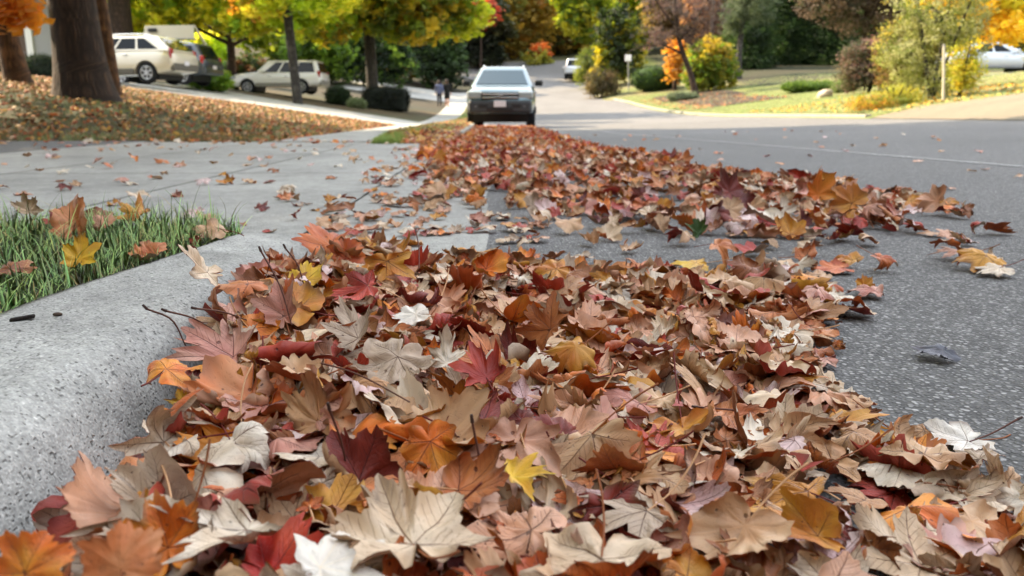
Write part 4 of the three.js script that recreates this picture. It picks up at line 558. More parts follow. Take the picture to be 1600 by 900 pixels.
  crown(t, { seed: 10, gap: 0.42, scale: 1.5, gapScale: 0.55, palette: ['#a6b426', '#bcbe2a', '#86982a', '#c8b030', '#74862a'], lobes: [[1, 6.6, 1.5, 5.8, 2.2, 4, 1200], [4.4, 5, 0, 2.6, 1.4, 2.4, 350], [-2.4, 4.5, 1, 2.6, 1.2, 2, 260], [2.4, 4.2, 1.4, 2.4, 0.9, 2, 200], [0, 9.5, 0, 6, 3, 5, 200]] });
  for (const [px, d, w, h, lab, pal] of [[505, 60, 4.6, 5, 'dark green shrub bank behind the white parked wagon', ['#5c7a24', '#7c9a2c', '#46601e', '#3a5220']], [590, 62, 5, 5.4, 'dark leafy thicket behind the clipped hedge', [...DARK, '#56742a', '#46601e', '#7c9430']], [690, 68, 3.6, 6.4, 'dark green spreading yew above the walking couple', DARK], [635, 70, 5, 7.4, 'olive leafy tree at the side street', OLIVE], [320, 52, 3.4, 3.4, 'yellow leafed shrub behind the driveway slope', YG], [396, 50, 2.4, 2, 'reddish green shrub beside the white wagon bonnet', ['#4a5a2a', '#6a4a30', '#39502a']], [335, 37.5, 1.8, 1.1, 'low dark green shrub at the driveway edge', GREEN]]) {
    const s = thing('shrub', lab, 'shrub', at(px, d)); trunk(s, h * 0.6, 0.09, 0.05); crown(s, { seed: px, gap: 0.36, scale: 1.25 * Math.sqrt(h / 4), palette: pal, lobes: [[0, h * 0.5, 0, w * 0.5, h * 0.5, w * 0.45, Math.round(90 * w)], [w * 0.3, h * 0.35, 0.5, w * 0.35, h * 0.35, w * 0.35, Math.round(40 * w)], [-w * 0.3, h * 0.4, 0.4, w * 0.35, h * 0.4, w * 0.35, Math.round(40 * w)]] }); }
  const clipped = (name, lab, cat, px, d, w, h, dp, pal, box, kind = 'fine') => { const s = thing(name, lab, cat, at(px, d)), r = rng(px), list = []; const core = mesh('core', box ? new RoundedBoxGeometry(w * 0.9, h * 0.92, dp * 0.9, 3, 0.2) : new THREE.SphereGeometry(1, 24, 16).scale(w * 0.45, h * 0.52, dp * 0.45), std({ color: C(pal[0]).multiplyScalar(0.4), roughness: 1 }), s); core.position.y = h * 0.45;
    for (let k = 0; k < 420 * Math.max(1, w * 0.5); k++) { const u = V(r.n(), r.n(), r.n()).normalize(); if (box) { const m = Math.max(Math.abs(u.x), Math.abs(u.y), Math.abs(u.z)); u.multiplyScalar(1 / (m * 0.75 + 0.25)); } list.push({ m: mat4(u.x * w * 0.48, Math.max(0.05, h * 0.48 + u.y * h * 0.5), u.z * dp * 0.48, r.n(), r.r(0, 6), r.n(), r.r(0.6, 1)), c: C(r.pick(pal)).multiplyScalar(r.r(0.75, 1.2)) }); } instanced('foliage', SPRAY[kind], M.foliage, list, s); return s; };
  clipped('hedge', 'black green clipped box hedge beside the sidewalk', 'hedge', 604, 42, 2.4, 1.2, 1.6, ['#16210f', '#1c2a14', '#131c10'], true);
  clipped('shrub', 'round dark green clipped bush next to the white wagon', 'shrub', 529, 41, 1.15, 0.95, 1.1, ['#27401a', '#34501e', '#1e3218'], false);
  clipped('shrub', 'small pale green mound between the round bush and clipped hedge', 'shrub', 558, 40, 0.8, 0.45, 0.7, ['#8a9a6a', '#a0a880', '#6a7c4c'], false);
  clipped('shrub', 'dark bush at the foot of the grey house beside the big trunk', 'shrub', 75, 37, 1.7, 1.1, 1.2, ['#1c2c16', '#26381c'], false);
  clipped('shrub', 'dark green bush at the foot of the grey house near the frame edge', 'shrub', 8, 36, 1.4, 0.9, 1.1, ['#223418', '#2c4420'], false);
  // right-hand side
  clipped('hedge', 'dark green trimmed mound hedge beside the sign post', 'hedge', 1022, 58, 3.8, 1.75, 2.6, ['#3a5a1e', '#56741f', '#28401a', '#1c2c18'], false);
  clipped('ground_cover', 'low bright green ground cover patch beneath the dark trees', 'plant', 1265, 41, 3.2, 0.5, 2, ['#5a7a20', '#6f8c26', '#48641c'], false);
  clipped('shrub', 'small grey green mound in front of the reddish hedge', 'shrub', 1316, 36, 1.0, 0.55, 0.8, ['#8a9c58', '#a0ac6a', '#74864a'], false);
  clipped('shrub', 'low silvery plant mound at the foot of the leaning tree', 'shrub', 1066, 47.5, 1.8, 0.5, 1, ['#7c8a6a', '#92a07c', '#5c6a4c'], false);
  
  const rock = mesh('rock', new THREE.IcosahedronGeometry(0.3, 3), std({ color: C('#a89a88') })); { const p = rock.geometry.attributes.position; for (let i = 0; i < p.count; i++) { const v = V().fromBufferAttribute(p, i), k = 0.75 + 0.5 * noise(v.x * 5 + 3, v.y * 5, v.z * 5); p.setXYZ(i, v.x * k * 1.2, v.y * k * 0.8, v.z * k); } rock.geometry.computeVertexNormals(); const q = at(1286, 34); rock.position.set(q[0], q[1] + 0.12, q[2]); tag(rock, 'pale rounded garden rock on the lawn beside the grey green mound', 'rock'); }
  t = thing('tree', 'leaning slim tree with sparse reddish brown leaves above the mulch bed', 'tree', at(1086, 50));
  mesh('trunk', rod([V(0, -0.1, 0), V(-0.35, 1.2, 0), V(-0.95, 2.6, 0), V(-1.35, 3.8, 0), V(-1.6, 5.6, 0), V(-1.5, 8, 0)], (k) => lerp(0.2, 0.08, k) * (1 + 0.5 * Math.exp(-k * 18)), 0, 12), M.bark, t); mesh('limb', rod([V(-0.9, 2.5, 0), V(-2.0, 3.0, 0.1), V(-3.6, 3.0, 0.2), V(-4.6, 2.6, 0.2)], 0.09, 0.03, 7), M.bark, t); mesh('limb', rod([V(-1.2, 3.4, 0), V(-0.2, 4.8, 0.2), V(0.7, 6.5, 0.3)], 0.08, 0.03, 7), M.bark, t); mesh('limb', rod([V(-1.45, 4.2, 0), V(-2.6, 5.4, 0.1), V(-3.3, 6.8, 0.2)], 0.07, 0.03, 7), M.bark, t);
  crown(t, { seed: 21, kind: 'fine', scale: 1.5, gap: 0.5, gapScale: 1.1, palette: ['#5a4c44', '#64504a', '#6e5a50', '#4e463e', '#70504a'], lobes: [[-1.4, 5.3, 0, 2.6, 1.9, 1.8, 190], [-2.8, 3.6, 0.2, 1.8, 0.9, 1.2, 70], [0.4, 5.2, 0, 1.8, 1.6, 1.4, 100], [-0.5, 3.6, 0, 1.2, 0.8, 1, 60]] });
  const bush = (lab, px, d, w, h, pal, kind, o = {}) => { const s = thing('shrub', lab, 'shrub', at(px, d)); const r = rng(px + 3); for (let k = 0; k < 5; k++) { const a = r.r(0, 6.3); mesh('stem', rod([V(0, -0.1, 0), V(Math.cos(a) * w * 0.14, h * 0.35, Math.sin(a) * w * 0.14), V(Math.cos(a) * w * 0.34, h * 0.85, Math.sin(a) * w * 0.34)], 0.05, 0.015, 6), o.mat ?? M.bark, s); }
    crown(s, { seed: px + 1, kind, palette: pal, gap: o.gap ?? 0.38, gapScale: o.gapScale ?? 0.9, scale: o.scale ?? 1.1, hollow: 0.5, lobes: o.lobes ?? [[0, h * 0.55, 0, w * 0.5, h * 0.46, w * 0.42, o.n ?? 400], [-w * 0.22, h * 0.3, 0.3, w * 0.32, h * 0.3, w * 0.3, (o.n ?? 400) / 3], [w * 0.22, h * 0.32, 0.3, w * 0.32, h * 0.32, w * 0.3, (o.n ?? 400) / 3]] }); return s; };
  bush('golden yellow bush glowing beside the leaning tree', 1104, 53, 3.6, 3.5, ['#8a9028', '#a8a032', '#6c8428', '#7c8428', '#b09a30'], 'broad', { n: 420 });
  bush('tall yellow topped bush with dark side beside the street curve', 962, 66, 4.2, 6.4, ['#2c3a1a', '#3c4a1c', '#7a8420', '#b5a822', '#4c5a1e'], 'broad', { n: 650, scale: 1.4 });
  bush('brownish shrub at the kerb behind the sign post', 940, 59, 2.6, 2.4, ['#6a5c34', '#7c6a3c', '#4c4a26', '#5a4630'], 'fine', { n: 300, scale: 1.4 });
  bush('pale green shrub beside the far pickup', 917, 68, 2.2, 3.4, ['#7a8a30', '#93983a', '#5c6c28'], 'fine', { n: 260, scale: 1.5 });
  bush('tall wispy pale green shrub behind the pale marker post', 1452, 22.5, 3.0, 4.6, ['#8a9040', '#9ca05a', '#a8a878', '#6c7a30', '#b0a040'], 'fine', { n: 700, gap: 0.46, gapScale: 1.6, scale: 0.85, mat: M.barkGrey, lobes: [[0, 3.0, 0, 1.6, 1.7, 1.2, 560], [-0.9, 1.5, 0, 0.9, 1.0, 0.8, 200], [0.7, 1.7, 0, 0.7, 1.2, 0.7, 190], [-0.2, 0.5, 0.2, 1.3, 0.5, 0.7, 140]] });
  bush('olive brown shrub between the reddish hedge and the wispy shrub', 1408, 26, 2.2, 2.6, ['#6a6a2c', '#86803a', '#8a6a3a', '#4c5224'], 'fine', { n: 420, scale: 1.0 });
  bush('small yellow leafed bush at the foot of the marker post', 1494, 21.4, 0.9, 1.6, ['#c0b02a', '#a8a82a', '#d0b83a', '#7c8a24'], 'fine', { n: 120, scale: 0.75 });
  bush('golden flower clump by the drive at the kerb', 1352, 20.8, 1.3, 0.5, ['#c9a02a', '#b8882a', '#a09a34', '#7c8a30'], 'fine', { n: 130, scale: 0.6 });
  bush('yellow grassy clump beside the golden flower clump', 1395, 21.2, 1.3, 0.6, ['#b0a83a', '#98a038', '#c8b040'], 'fine', { n: 130, scale: 0.6 });
  bush('yellow leafed twig bush at the frame edge by the silver sedan', 1604, 24, 0.7, 2.2, ['#c9b02a', '#b8b030', '#d8b428'], 'fine', { n: 120, scale: 0.7, gap: 0.3 });
  bush('reddish topped bushy hedge in front of the dark trees', 1352, 33, 2.8, 2.3, ['#5a5c3c', '#6a6048', '#7c6054', '#464e34', '#8a6258'], 'fine', { n: 500, gap: 0.2, scale: 1.1, lobes: [[0, 1.2, 0, 1.3, 0.95, 1, 560], [-0.7, 0.7, 0.2, 0.8, 0.7, 0.7, 200], [0.7, 0.9, 0.2, 0.8, 0.9, 0.7, 240], [0, 1.7, 0, 1.1, 0.5, 0.8, 200]] });
  t = thing('maple_tree', 'yellow maple with drooping boughs above the silver sedan', 'tree', at(1790, 27)); trunk(t, 6, 0.22, 0.18); limbs(t, 22, 3, 6, 7, 4.6, 0.09);
  { const b = (px, py, d) => atDist(px, py, d).sub(t.position); const l = [[1590, 20, 26, 1.0, 0.6, 130], [1535, 5, 26, 1.0, 0.5, 130], [1565, 48, 25.5, 0.55, 0.4, 70], [1480, -6, 26, 0.8, 0.35, 80], [1440, -10, 25.5, 0.45, 0.35, 40], [1600, 60, 25.5, 0.25, 0.35, 26], [1545, -50, 26, 1.8, 0.7, 200]].map(([px, py, d, w, h, n]) => { const q = b(px, py, d); return [q.x, q.y, q.z, w, h, 0.9, n]; }); crown(t, { seed: 23, palette: ['#e6cc38', '#eed640', '#dcc036', '#ccc83e'], gap: 0.3, scale: 0.85, lobes: [...l, [0, 7, 0, 5, 2.6, 4, 600]] }); mesh('limb', rod([V(0, 4, 0), V(l[1][0] * 0.5, 4.6, 0.3), V(l[1][0], l[1][1] + 0.3, l[1][2])], 0.07, 0.015, 6), M.bark, t); }
  t = thing('tree', 'purplish brown leafed tree hanging over the reddish hedge', 'tree', at(1340, 43)); trunk(t, 4, 0.2, 0.16); limbs(t, 24, 2.6, 4, 6, 3.4, 0.08);
  crown(t, { seed: 24, kind: 'fine', scale: 1.7, gap: 0.44, gapScale: 0.8, palette: ['#564638', '#665444', '#7c6a5a', '#4a4a34', '#6e5a42'], lobes: [[-0.6, 4.7, 0.4, 3.1, 2.3, 2.2, 900], [-2.6, 4.6, 0.6, 1.8, 1.5, 1.6, 260], [2, 4.6, 0.6, 2, 1.8, 1.6, 300], [0, 7.5, 0, 4, 2, 3, 400]] });
  t = thing('tree', 'lime green tree hanging over the far pickup', 'tree', at(922, 82)); trunk(t, 5, 0.3, 0.22); limbs(t, 25, 3, 5, 5, 3.4, 0.1);
  crown(t, { seed: 25, scale: 1.7, gap: 0.4, gapScale: 0.6, palette: ['#8a9a1e', '#a8b024', '#6c841c', '#bcb42a'], lobes: [[-0.8, 6.2, 0, 2.9, 3.2, 2.4, 800], [1.4, 5, 0, 2.2, 2.4, 2, 400], [-2.4, 8.6, 0, 2.4, 2.6, 2, 360]] });
  for (const [px, d, h, w, lab] of [[1160, 66, 15, 3.6, 'dark conifer beside the golden bush, nearest the street'], [1215, 70, 16, 4, 'dark conifer standing behind the ground cover patch'], [1185, 82, 17, 4.4, 'tallest dark conifer between two others'], [1290, 68, 15, 4.4, 'dark conifer behind the purplish tree'], [1420, 60, 13, 4.4, 'dark conifer behind the wispy shrub'], [1500, 58, 12, 4.4, 'dark conifer behind the silver sedan'], [1580, 62, 13, 4.6, 'dark conifer behind the silver sedan bonnet'], [1360, 64, 14, 4.4, 'dark conifer behind the reddish hedge'], [1680, 60, 13, 4.6, 'dark conifer at the frame edge past the yellow maple']]) {
    const s = thing('conifer', lab, 'tree', at(px, d)); trunk(s, h * 0.9, 0.26, 0.05); const lobes = []; for (let k = 0; k < 8; k++) { const f = k / 8; lobes.push([0, 0.6 + h * f, 0, w * 0.62 * (1 - f) + 0.3, h * 0.1, w * 0.62 * (1 - f) + 0.3, Math.round(190 * (1 - f) + 30)]); } crown(s, { seed: px, kind: 'needle', scale: 2.6, gap: 0.3, hollow: 0.5, palette: DARK, lobes }); }
  t = thing('evergreen_tree', 'grey green drooping evergreen tree beside the dark conifers', 'tree', at(1150, 58)); trunk(t, 6, 0.24, 0.16, { mat: M.barkGrey });
  crown(t, { seed: 27, kind: 'fine', scale: 1.7, gap: 0.44, palette: ['#4c5a3a', '#5c6a48', '#6c785a', '#3a4a2c'], lobes: [[0.6, 5.6, 0, 2, 2.4, 1.8, 520], [-0.4, 4, 0, 1.2, 1, 1, 110]] });
  // trees that close the street
  for (const [px, d, h, w, pal, lab] of [[735, 96, 17, 11, OLIVE, 'dark olive tree behind the oncoming car'], [800, 104, 18, 11, GOLD, 'golden brown tree closing the street end'], [850, 112, 19, 12, [...OLIVE, '#8a6a24'], 'bronze olive tree at the street end behind the pickup'], [660, 92, 16, 10, [...OLIVE, '#7a8a20'], 'olive yellow tree above the side street'], [760, 88, 9, 5, ['#26301a', '#343c1e', '#4a4a20'], 'dark low tree directly behind the oncoming car roof'], [985, 96, 16, 10, [...YG, '#6a5a22'], 'yellowing tree behind the tall bush'], [1060, 90, 16, 9, ['#7a6a38', '#8a7440', '#948048', '#5f6230'], 'amber brown tree behind the leaning tree'], [1110, 84, 12, 6, ['#9a6a3a', '#a87c48', '#6e6a36'], 'rusty orange tree behind the golden bush'], [560, 84, 15, 10, ['#8c9c2c', '#a8ac34', '#5c7024'], 'green yellow tree far behind the clipped hedge'], [450, 74, 14, 10, ['#90a82c', '#b0b836', '#6c8428'], 'green tree behind the white parked wagon'], [300, 66, 13, 9, YG, 'yellow green tree behind the dark parked car']]) {
    const s = thing('tree', lab, 'tree', at(px, d)); trunk(s, h * 0.55, 0.3, 0.2); limbs(s, px, h * 0.3, h * 0.55, 5, w * 0.35, 0.1); crown(s, { seed: px + 7, kind: 'big', scale: 1.25, gap: 0.38, gapScale: 0.4, palette: pal, lobes: [[0, h * 0.58, 0, w * 0.5, h * 0.42, w * 0.42, Math.round(60 * w)], [-w * 0.28, h * 0.34, 1, w * 0.34, h * 0.26, w * 0.3, Math.round(26 * w)], [w * 0.28, h * 0.36, 1, w * 0.34, h * 0.26, w * 0.3, Math.round(26 * w)], [0, h * 0.16, 0.5, w * 0.4, h * 0.16, w * 0.3, Math.round(24 * w)]] }); }
  const patch = (lab, px, py, d, w, h, pal) => { const q = atDist(px, py, d), s = thing('tree', lab, 'tree', at(px, d)), y = q.y - s.position.y; trunk(s, y + h * 0.3, 0.14, 0.06); crown(s, { seed: px + 11, kind: 'big', scale: 0.9, gap: 0.36, palette: pal, lobes: [[0, y, 0, w, h, w * 0.8, Math.round(44 * w * h)]] }); };
  patch('scarlet leafed tree high above the oncoming car', 752, 18, 84, 2.2, 1.8, ['#b8442a', '#c8603a', '#8a3a24']);
  patch('small bright orange tree beside the far roadside', 842, 80, 92, 1.5, 1.0, ['#d87a30', '#c86a2c', '#e08a3a']);
  patch('pale yellow bush at the street end', 838, 96, 91, 1.8, 1.4, ['#8f9430', '#a8a23a', '#6c7426']);
  patch('orange tinted sapling behind the leaning trunk', 1052, 95, 56, 0.9, 1.6, ['#c8882a', '#d8a23a', '#b0802a']);
  { const r = rng(404), list = []; for (let k = 0; k < 15000; k++) { const a = r.r(-1.0, 1.0), d = r.r(112, 150), x = Math.tan(a) * d, y = landY(clamp(x, -100, 120), Math.min(d, 189)) + 24 * r() ** 0.9; list.push({ m: mat4(x, y, -d, r.n(), r.r(0, 6), r.n(), r.r(3, 5.4)), c: C(r.pick(noise(x * 0.06, 3) > 0.5 ? OLIVE : [...DARK, '#4a4a1e', '#7a6420'])).multiplyScalar(r.r(0.7, 1.2)) }); } for (let k = 0; k < 3400; k++) { const a = r.r(-1.9, 1.9), d = r.r(13, 19), x = Math.sin(a) * d * 1.5, z = Math.cos(a) * d + 2; list.push({ m: mat4(x, 15 * r() ** 0.8, z, r.n(), r.r(0, 6), r.n(), r.r(2.2, 3.6)), c: C(r.pick(['#6a5a3a', '#7a5a34', '#5a5434', '#8a6a40'])).multiplyScalar(r.r(0.6, 1)) }); }
    tag(instanced('woods', SPRAY.big, M.foliage, list), 'autumn woods closing the view behind all the trees', 'woods', null, 'stuff'); }
}

// ------------------------------------------------------------------ vehicles
const csg = new Evaluator(); csg.attributes = ['position', 'normal']; csg.useGroups = false;
function loft(rows, closed = true) { const m = rows[0].length, P = rows.flat(2), id = []; for (let j = 0; j < rows.length - 1; j++) for (let i = 0; i < m; i++) { const k = (i + 1) % m, a = j * m + i, b = j * m + k; id.push(a, b + m, b, a, a + m, b + m); }
  for (const [j, s] of [[0, 1], [rows.length - 1, -1]]) { const c = P.length / 3, q = [0, 1, 2].map((w) => rows[j].reduce((t, p) => t + p[w], 0) / m); P.push(...q); for (let i = 0; i < m; i++) { const a = j * m + i, b = j * m + (i + 1) % m; s > 0 ? id.push(c, a, b) : id.push(c, b, a); } }
  const g = new THREE.BufferGeometry(); g.setAttribute('position', new THREE.Float32BufferAttribute(P, 3)); g.setIndex(id); g.computeVertexNormals(); return g; }
function prism(c, t) { // thin slab on four corners, thickness along their normal
  const n = c[1].clone().sub(c[0]).cross(c[3].clone().sub(c[0])).normalize().multiplyScalar(t), o = c.map((v) => v.clone().add(n)), P = [...c, ...o].flatMap((v) => [v.x, v.y, v.z]), f = [[4, 5, 6, 7], [3, 2, 1, 0], [0, 1, 5, 4], [1, 2, 6, 5], [2, 3, 7, 6], [3, 0, 4, 7]]; const g = new THREE.BufferGeometry(); g.setAttribute('position', new THREE.Float32BufferAttribute(P, 3)); g.setIndex(f.flatMap(([a, b, d, e]) => [a, b, d, a, d, e])); const h = g.toNonIndexed(); h.computeVertexNormals(); return h; }
function vehicle(name, label, cat, pos, turn, o) { // x forward, y up, z to the side
  const t = thing(name, label, cat, pos, turn), { L, W: wd, wheel: wr, axles, top, bot, cabin: cb } = o, hw = wd / 2, X = (s) => L / 2 - s * L, body = paint(o.colour, o.metal), low = o.cladding ? std({ color: C(o.cladding), roughness: 0.6 }) : body;
  const val = (tab, s) => { for (let i = 0; i < tab.length - 1; i++) if (s <= tab[i + 1][0]) return lerp(tab[i][1], tab[i + 1][1], clamp((s - tab[i][0]) / (tab[i + 1][0] - tab[i][0]), 0, 1)); return tab[tab.length - 1][1]; };
  const width = (s) => hw * (1 - 0.16 * Math.pow(Math.max(0, 1 - s / 0.16), 2) - 0.1 * Math.pow(Math.max(0, (s - 0.86) / 0.14), 2));
  const rows = range(0, 1, 26).map((s) => { const yT = val(top, s), yB = val(bot, s), w = width(s), h = yT - yB, half = [[0.5 * w, yT + 0.006], [0.84 * w, yT - 0.012], [0.955 * w, yT - 0.07], [w, yB + 0.58 * h], [0.985 * w, yB + 0.3 * h], [0.95 * w, yB + 0.05 * h], [0.82 * w, yB]]; return [...half.map(([z, y]) => [X(s), y, z]), ...half.slice().reverse().map(([z, y]) => [X(s), y, -z])]; });
  let b = new Brush(loft(rows)); b.updateMatrixWorld();
  for (const s of axles) { const c = new Brush(new THREE.CylinderGeometry(wr * 1.16, wr * 1.16, wd * 1.2, 28).rotateX(Math.PI / 2)); c.position.set(X(s), wr, 0); c.updateMatrixWorld(); b = csg.evaluate(b, c, SUBTRACTION); b.updateMatrixWorld(); }
  mesh('body', b.geometry, body, t);
  mesh('underbody', new RoundedBoxGeometry(L * 0.9, 0.2, wd * 0.72, 1, 0.05).translate(0, val(bot, 0.5) + 0.2, 0), M.black, t);
  for (const s of axles) mesh('wheel_well', new THREE.BoxGeometry(wr * 2.1, wr * 1.4, wd * 0.8).translate(X(s), wr * 1.15, 0), M.black, t);
  // cabin
  const { y0, y1, f0, f1, r0, r1, w0 = 0.9, w1 = 0.72 } = cb, lvl = (v) => [lerp(X(f0), X(f1), v), lerp(X(r0), X(r1), v), hw * lerp(w0, w1, v)];
  const ring = (y, v, inset) => { let [a, c, z] = lvl(v); a -= inset; c += inset; z -= inset; const k = 0.16, p = []; for (const [cx, cz, q] of [[a - k, z - k, 0], [c + k, z - k, 1], [c + k, -z + k, 2], [a - k, -z + k, 3]]) for (let i = 0; i <= 4; i++) { const g = (q + i / 4) * Math.PI / 2; p.push([cx + k * Math.cos(g), y, cz + k * Math.sin(g)]); } return p; };
  mesh('cabin', loft([ring(y0 - 0.03, -0.03, 0), ...range(0, 1, 6).map((v) => ring(lerp(y0, y1 - 0.05, v), v * 0.94, 0)), ring(y1 - 0.015, 0.97, 0.04), ring(y1, 0.98, 0.13)]), body, t);
  const P2 = (f, v, side, off) => { const [a, c, z] = lvl(v * 0.94); return V(lerp(a, c, f), lerp(y0, y1 - 0.05, v), side * (z + off)); };
  for (const sd of [1, -1]) for (const [a0, a1, b0, b1] of o.panes) { const q = [P2(a0, 0.1, sd, 0.002), P2(b0, 0.1, sd, 0.002), P2(b1, 0.9, sd, 0.002), P2(a1, 0.9, sd, 0.002)]; mesh('side_window', prism(sd > 0 ? [q[0], q[3], q[2], q[1]] .reverse() : [q[0], q[1], q[2], q[3]].reverse(), 0.012), M.glass, t); }
  const screen = (nm, front) => { const q = [[-0.84, 0.08], [0.84, 0.08], [0.82, front ? 0.86 : 0.9], [-0.82, front ? 0.86 : 0.9]].map(([z, v]) => { const [a, c, w] = lvl(v * 0.94); return V(front ? a + 0.003 : c - 0.003, lerp(y0, y1 - 0.05, v), z * w); }); mesh(nm, prism(front ? q.reverse() : q, 0.012), front ? M.screen : M.glass, t); }; screen('windscreen', true); screen('rear_window', false);
  for (const s of axles) for (const sd of [1, -1]) { const w = new THREE.Group(); w.name = 'wheel'; w.position.set(X(s), wr, sd * (hw - 0.13)); t.add(w); mesh('tyre', new THREE.LatheGeometry([[wr * 0.62, -0.1], [wr * 0.9, -0.115], [wr, -0.08], [wr, 0.08], [wr * 0.9, 0.115], [wr * 0.62, 0.1], [wr * 0.62, -0.1]].map((p) => new THREE.Vector2(...p)), 30).rotateX(Math.PI / 2), M.tyre, w);
    const spokes = [new THREE.TorusGeometry(wr * 0.6, 0.022, 8, 30).translate(0, 0, sd * 0.09), new THREE.CylinderGeometry(wr * 0.14, wr * 0.14, 0.05, 14).rotateX(Math.PI / 2).translate(0, 0, sd * 0.09)].map((g) => g.toNonIndexed()); for (let k = 0; k < 6; k++) spokes.push(new THREE.BoxGeometry(wr * 0.13, wr * 0.55, 0.03).translate(0, wr * 0.34, sd * 0.085).rotateZ(k * Math.PI / 3).toNonIndexed()); spokes.forEach((g) => g.deleteAttribute('uv')); mesh('rim', mergeGeometries(spokes), M.rim, w); mesh('hub', new THREE.CylinderGeometry(wr * 0.6, wr * 0.6, 0.04, 24).rotateX(Math.PI / 2), M.black, w); }
  for (const sd of [1, -1]) { const zf = sd * width(0.03) * 0.8, mz = P2(0.12, 0.12, sd, 0.0); mesh('mirror', new RoundedBoxGeometry(0.14, 0.16, 0.22, 2, 0.05).translate(mz.x, mz.y + 0.03, sd * (hw + 0.08)), o.mirror ?? body, t); if (o.rails) mesh('roof_rail', rod([V(lvl(0.95)[0] - 0.25, y1 - 0.02, sd * hw * w1 * 0.9), V(lvl(0.95)[0] - 0.35, y1 + 0.025, sd * hw * w1 * 0.9), V(lvl(0.95)[1] + 0.35, y1 + 0.025, sd * hw * w1 * 0.9), V(lvl(0.95)[1] + 0.25, y1 - 0.02, sd * hw * w1 * 0.9)], 0.022, 0.022, 6), M.chrome, t);
    mesh('headlight', new RoundedBoxGeometry(0.34, o.lampH ?? 0.17, 0.4, 3, 0.06).translate(L / 2 - 0.16, o.lampY, zf), M.lamp, t); mesh('tail_light', new RoundedBoxGeometry(0.16, o.tailH ?? 0.36, 0.2, 2, 0.04).translate(-L / 2 + 0.12, o.tailY, sd * width(0.97) * 0.86), M.tail, t);
    for (const s of o.doors ?? []) { const w = width(s); mesh('door_handle', new RoundedBoxGeometry(0.18, 0.035, 0.05, 1, 0.012).translate(X(s), y0 - 0.14, sd * (w - 0.005)), o.handle ?? M.chrome, t); }
    if (o.cladding) mesh('sill', new RoundedBoxGeometry((axles[1] - axles[0]) * L - wr * 2.4, 0.2, 0.07, 2, 0.03).translate(X((axles[0] + axles[1]) / 2), val(bot, 0.5) + 0.12, sd * (hw - 0.015)), low, t); }
  if (o.grille) { const [gy, gh, gw] = o.grille; mesh('grille', new RoundedBoxGeometry(0.1, gh, gw, 2, 0.04).translate(L / 2 - 0.02, gy, 0), M.black, t); for (const k of [-0.22, 0.22]) mesh('grille_bar', new RoundedBoxGeometry(0.04, gh * 0.16, gw * 0.94, 1, 0.01).translate(L / 2 + 0.025, gy + k * gh, 0), M.chrome, t); }
  mesh('front_bumper', new RoundedBoxGeometry(0.3, 0.34, wd * 0.9, 3, 0.09).translate(L / 2 - 0.11, val(bot, 0.02) + 0.17, 0), low, t); mesh('rear_bumper', new RoundedBoxGeometry(0.26, 0.3, wd * 0.9, 3, 0.08).translate(-L / 2 + 0.1, val(bot, 0.98) + 0.16, 0), low, t);
  for (const [nm, x, y] of [['front_plate', L / 2 + 0.05, o.plateY ?? 0.55], ['rear_plate', -L / 2 - 0.035, o.rearPlateY ?? 0.75]]) mesh(nm, new RoundedBoxGeometry(0.02, 0.155, 0.31, 1, 0.008).translate(x, y, 0), M.plate, t);
  return t;
}
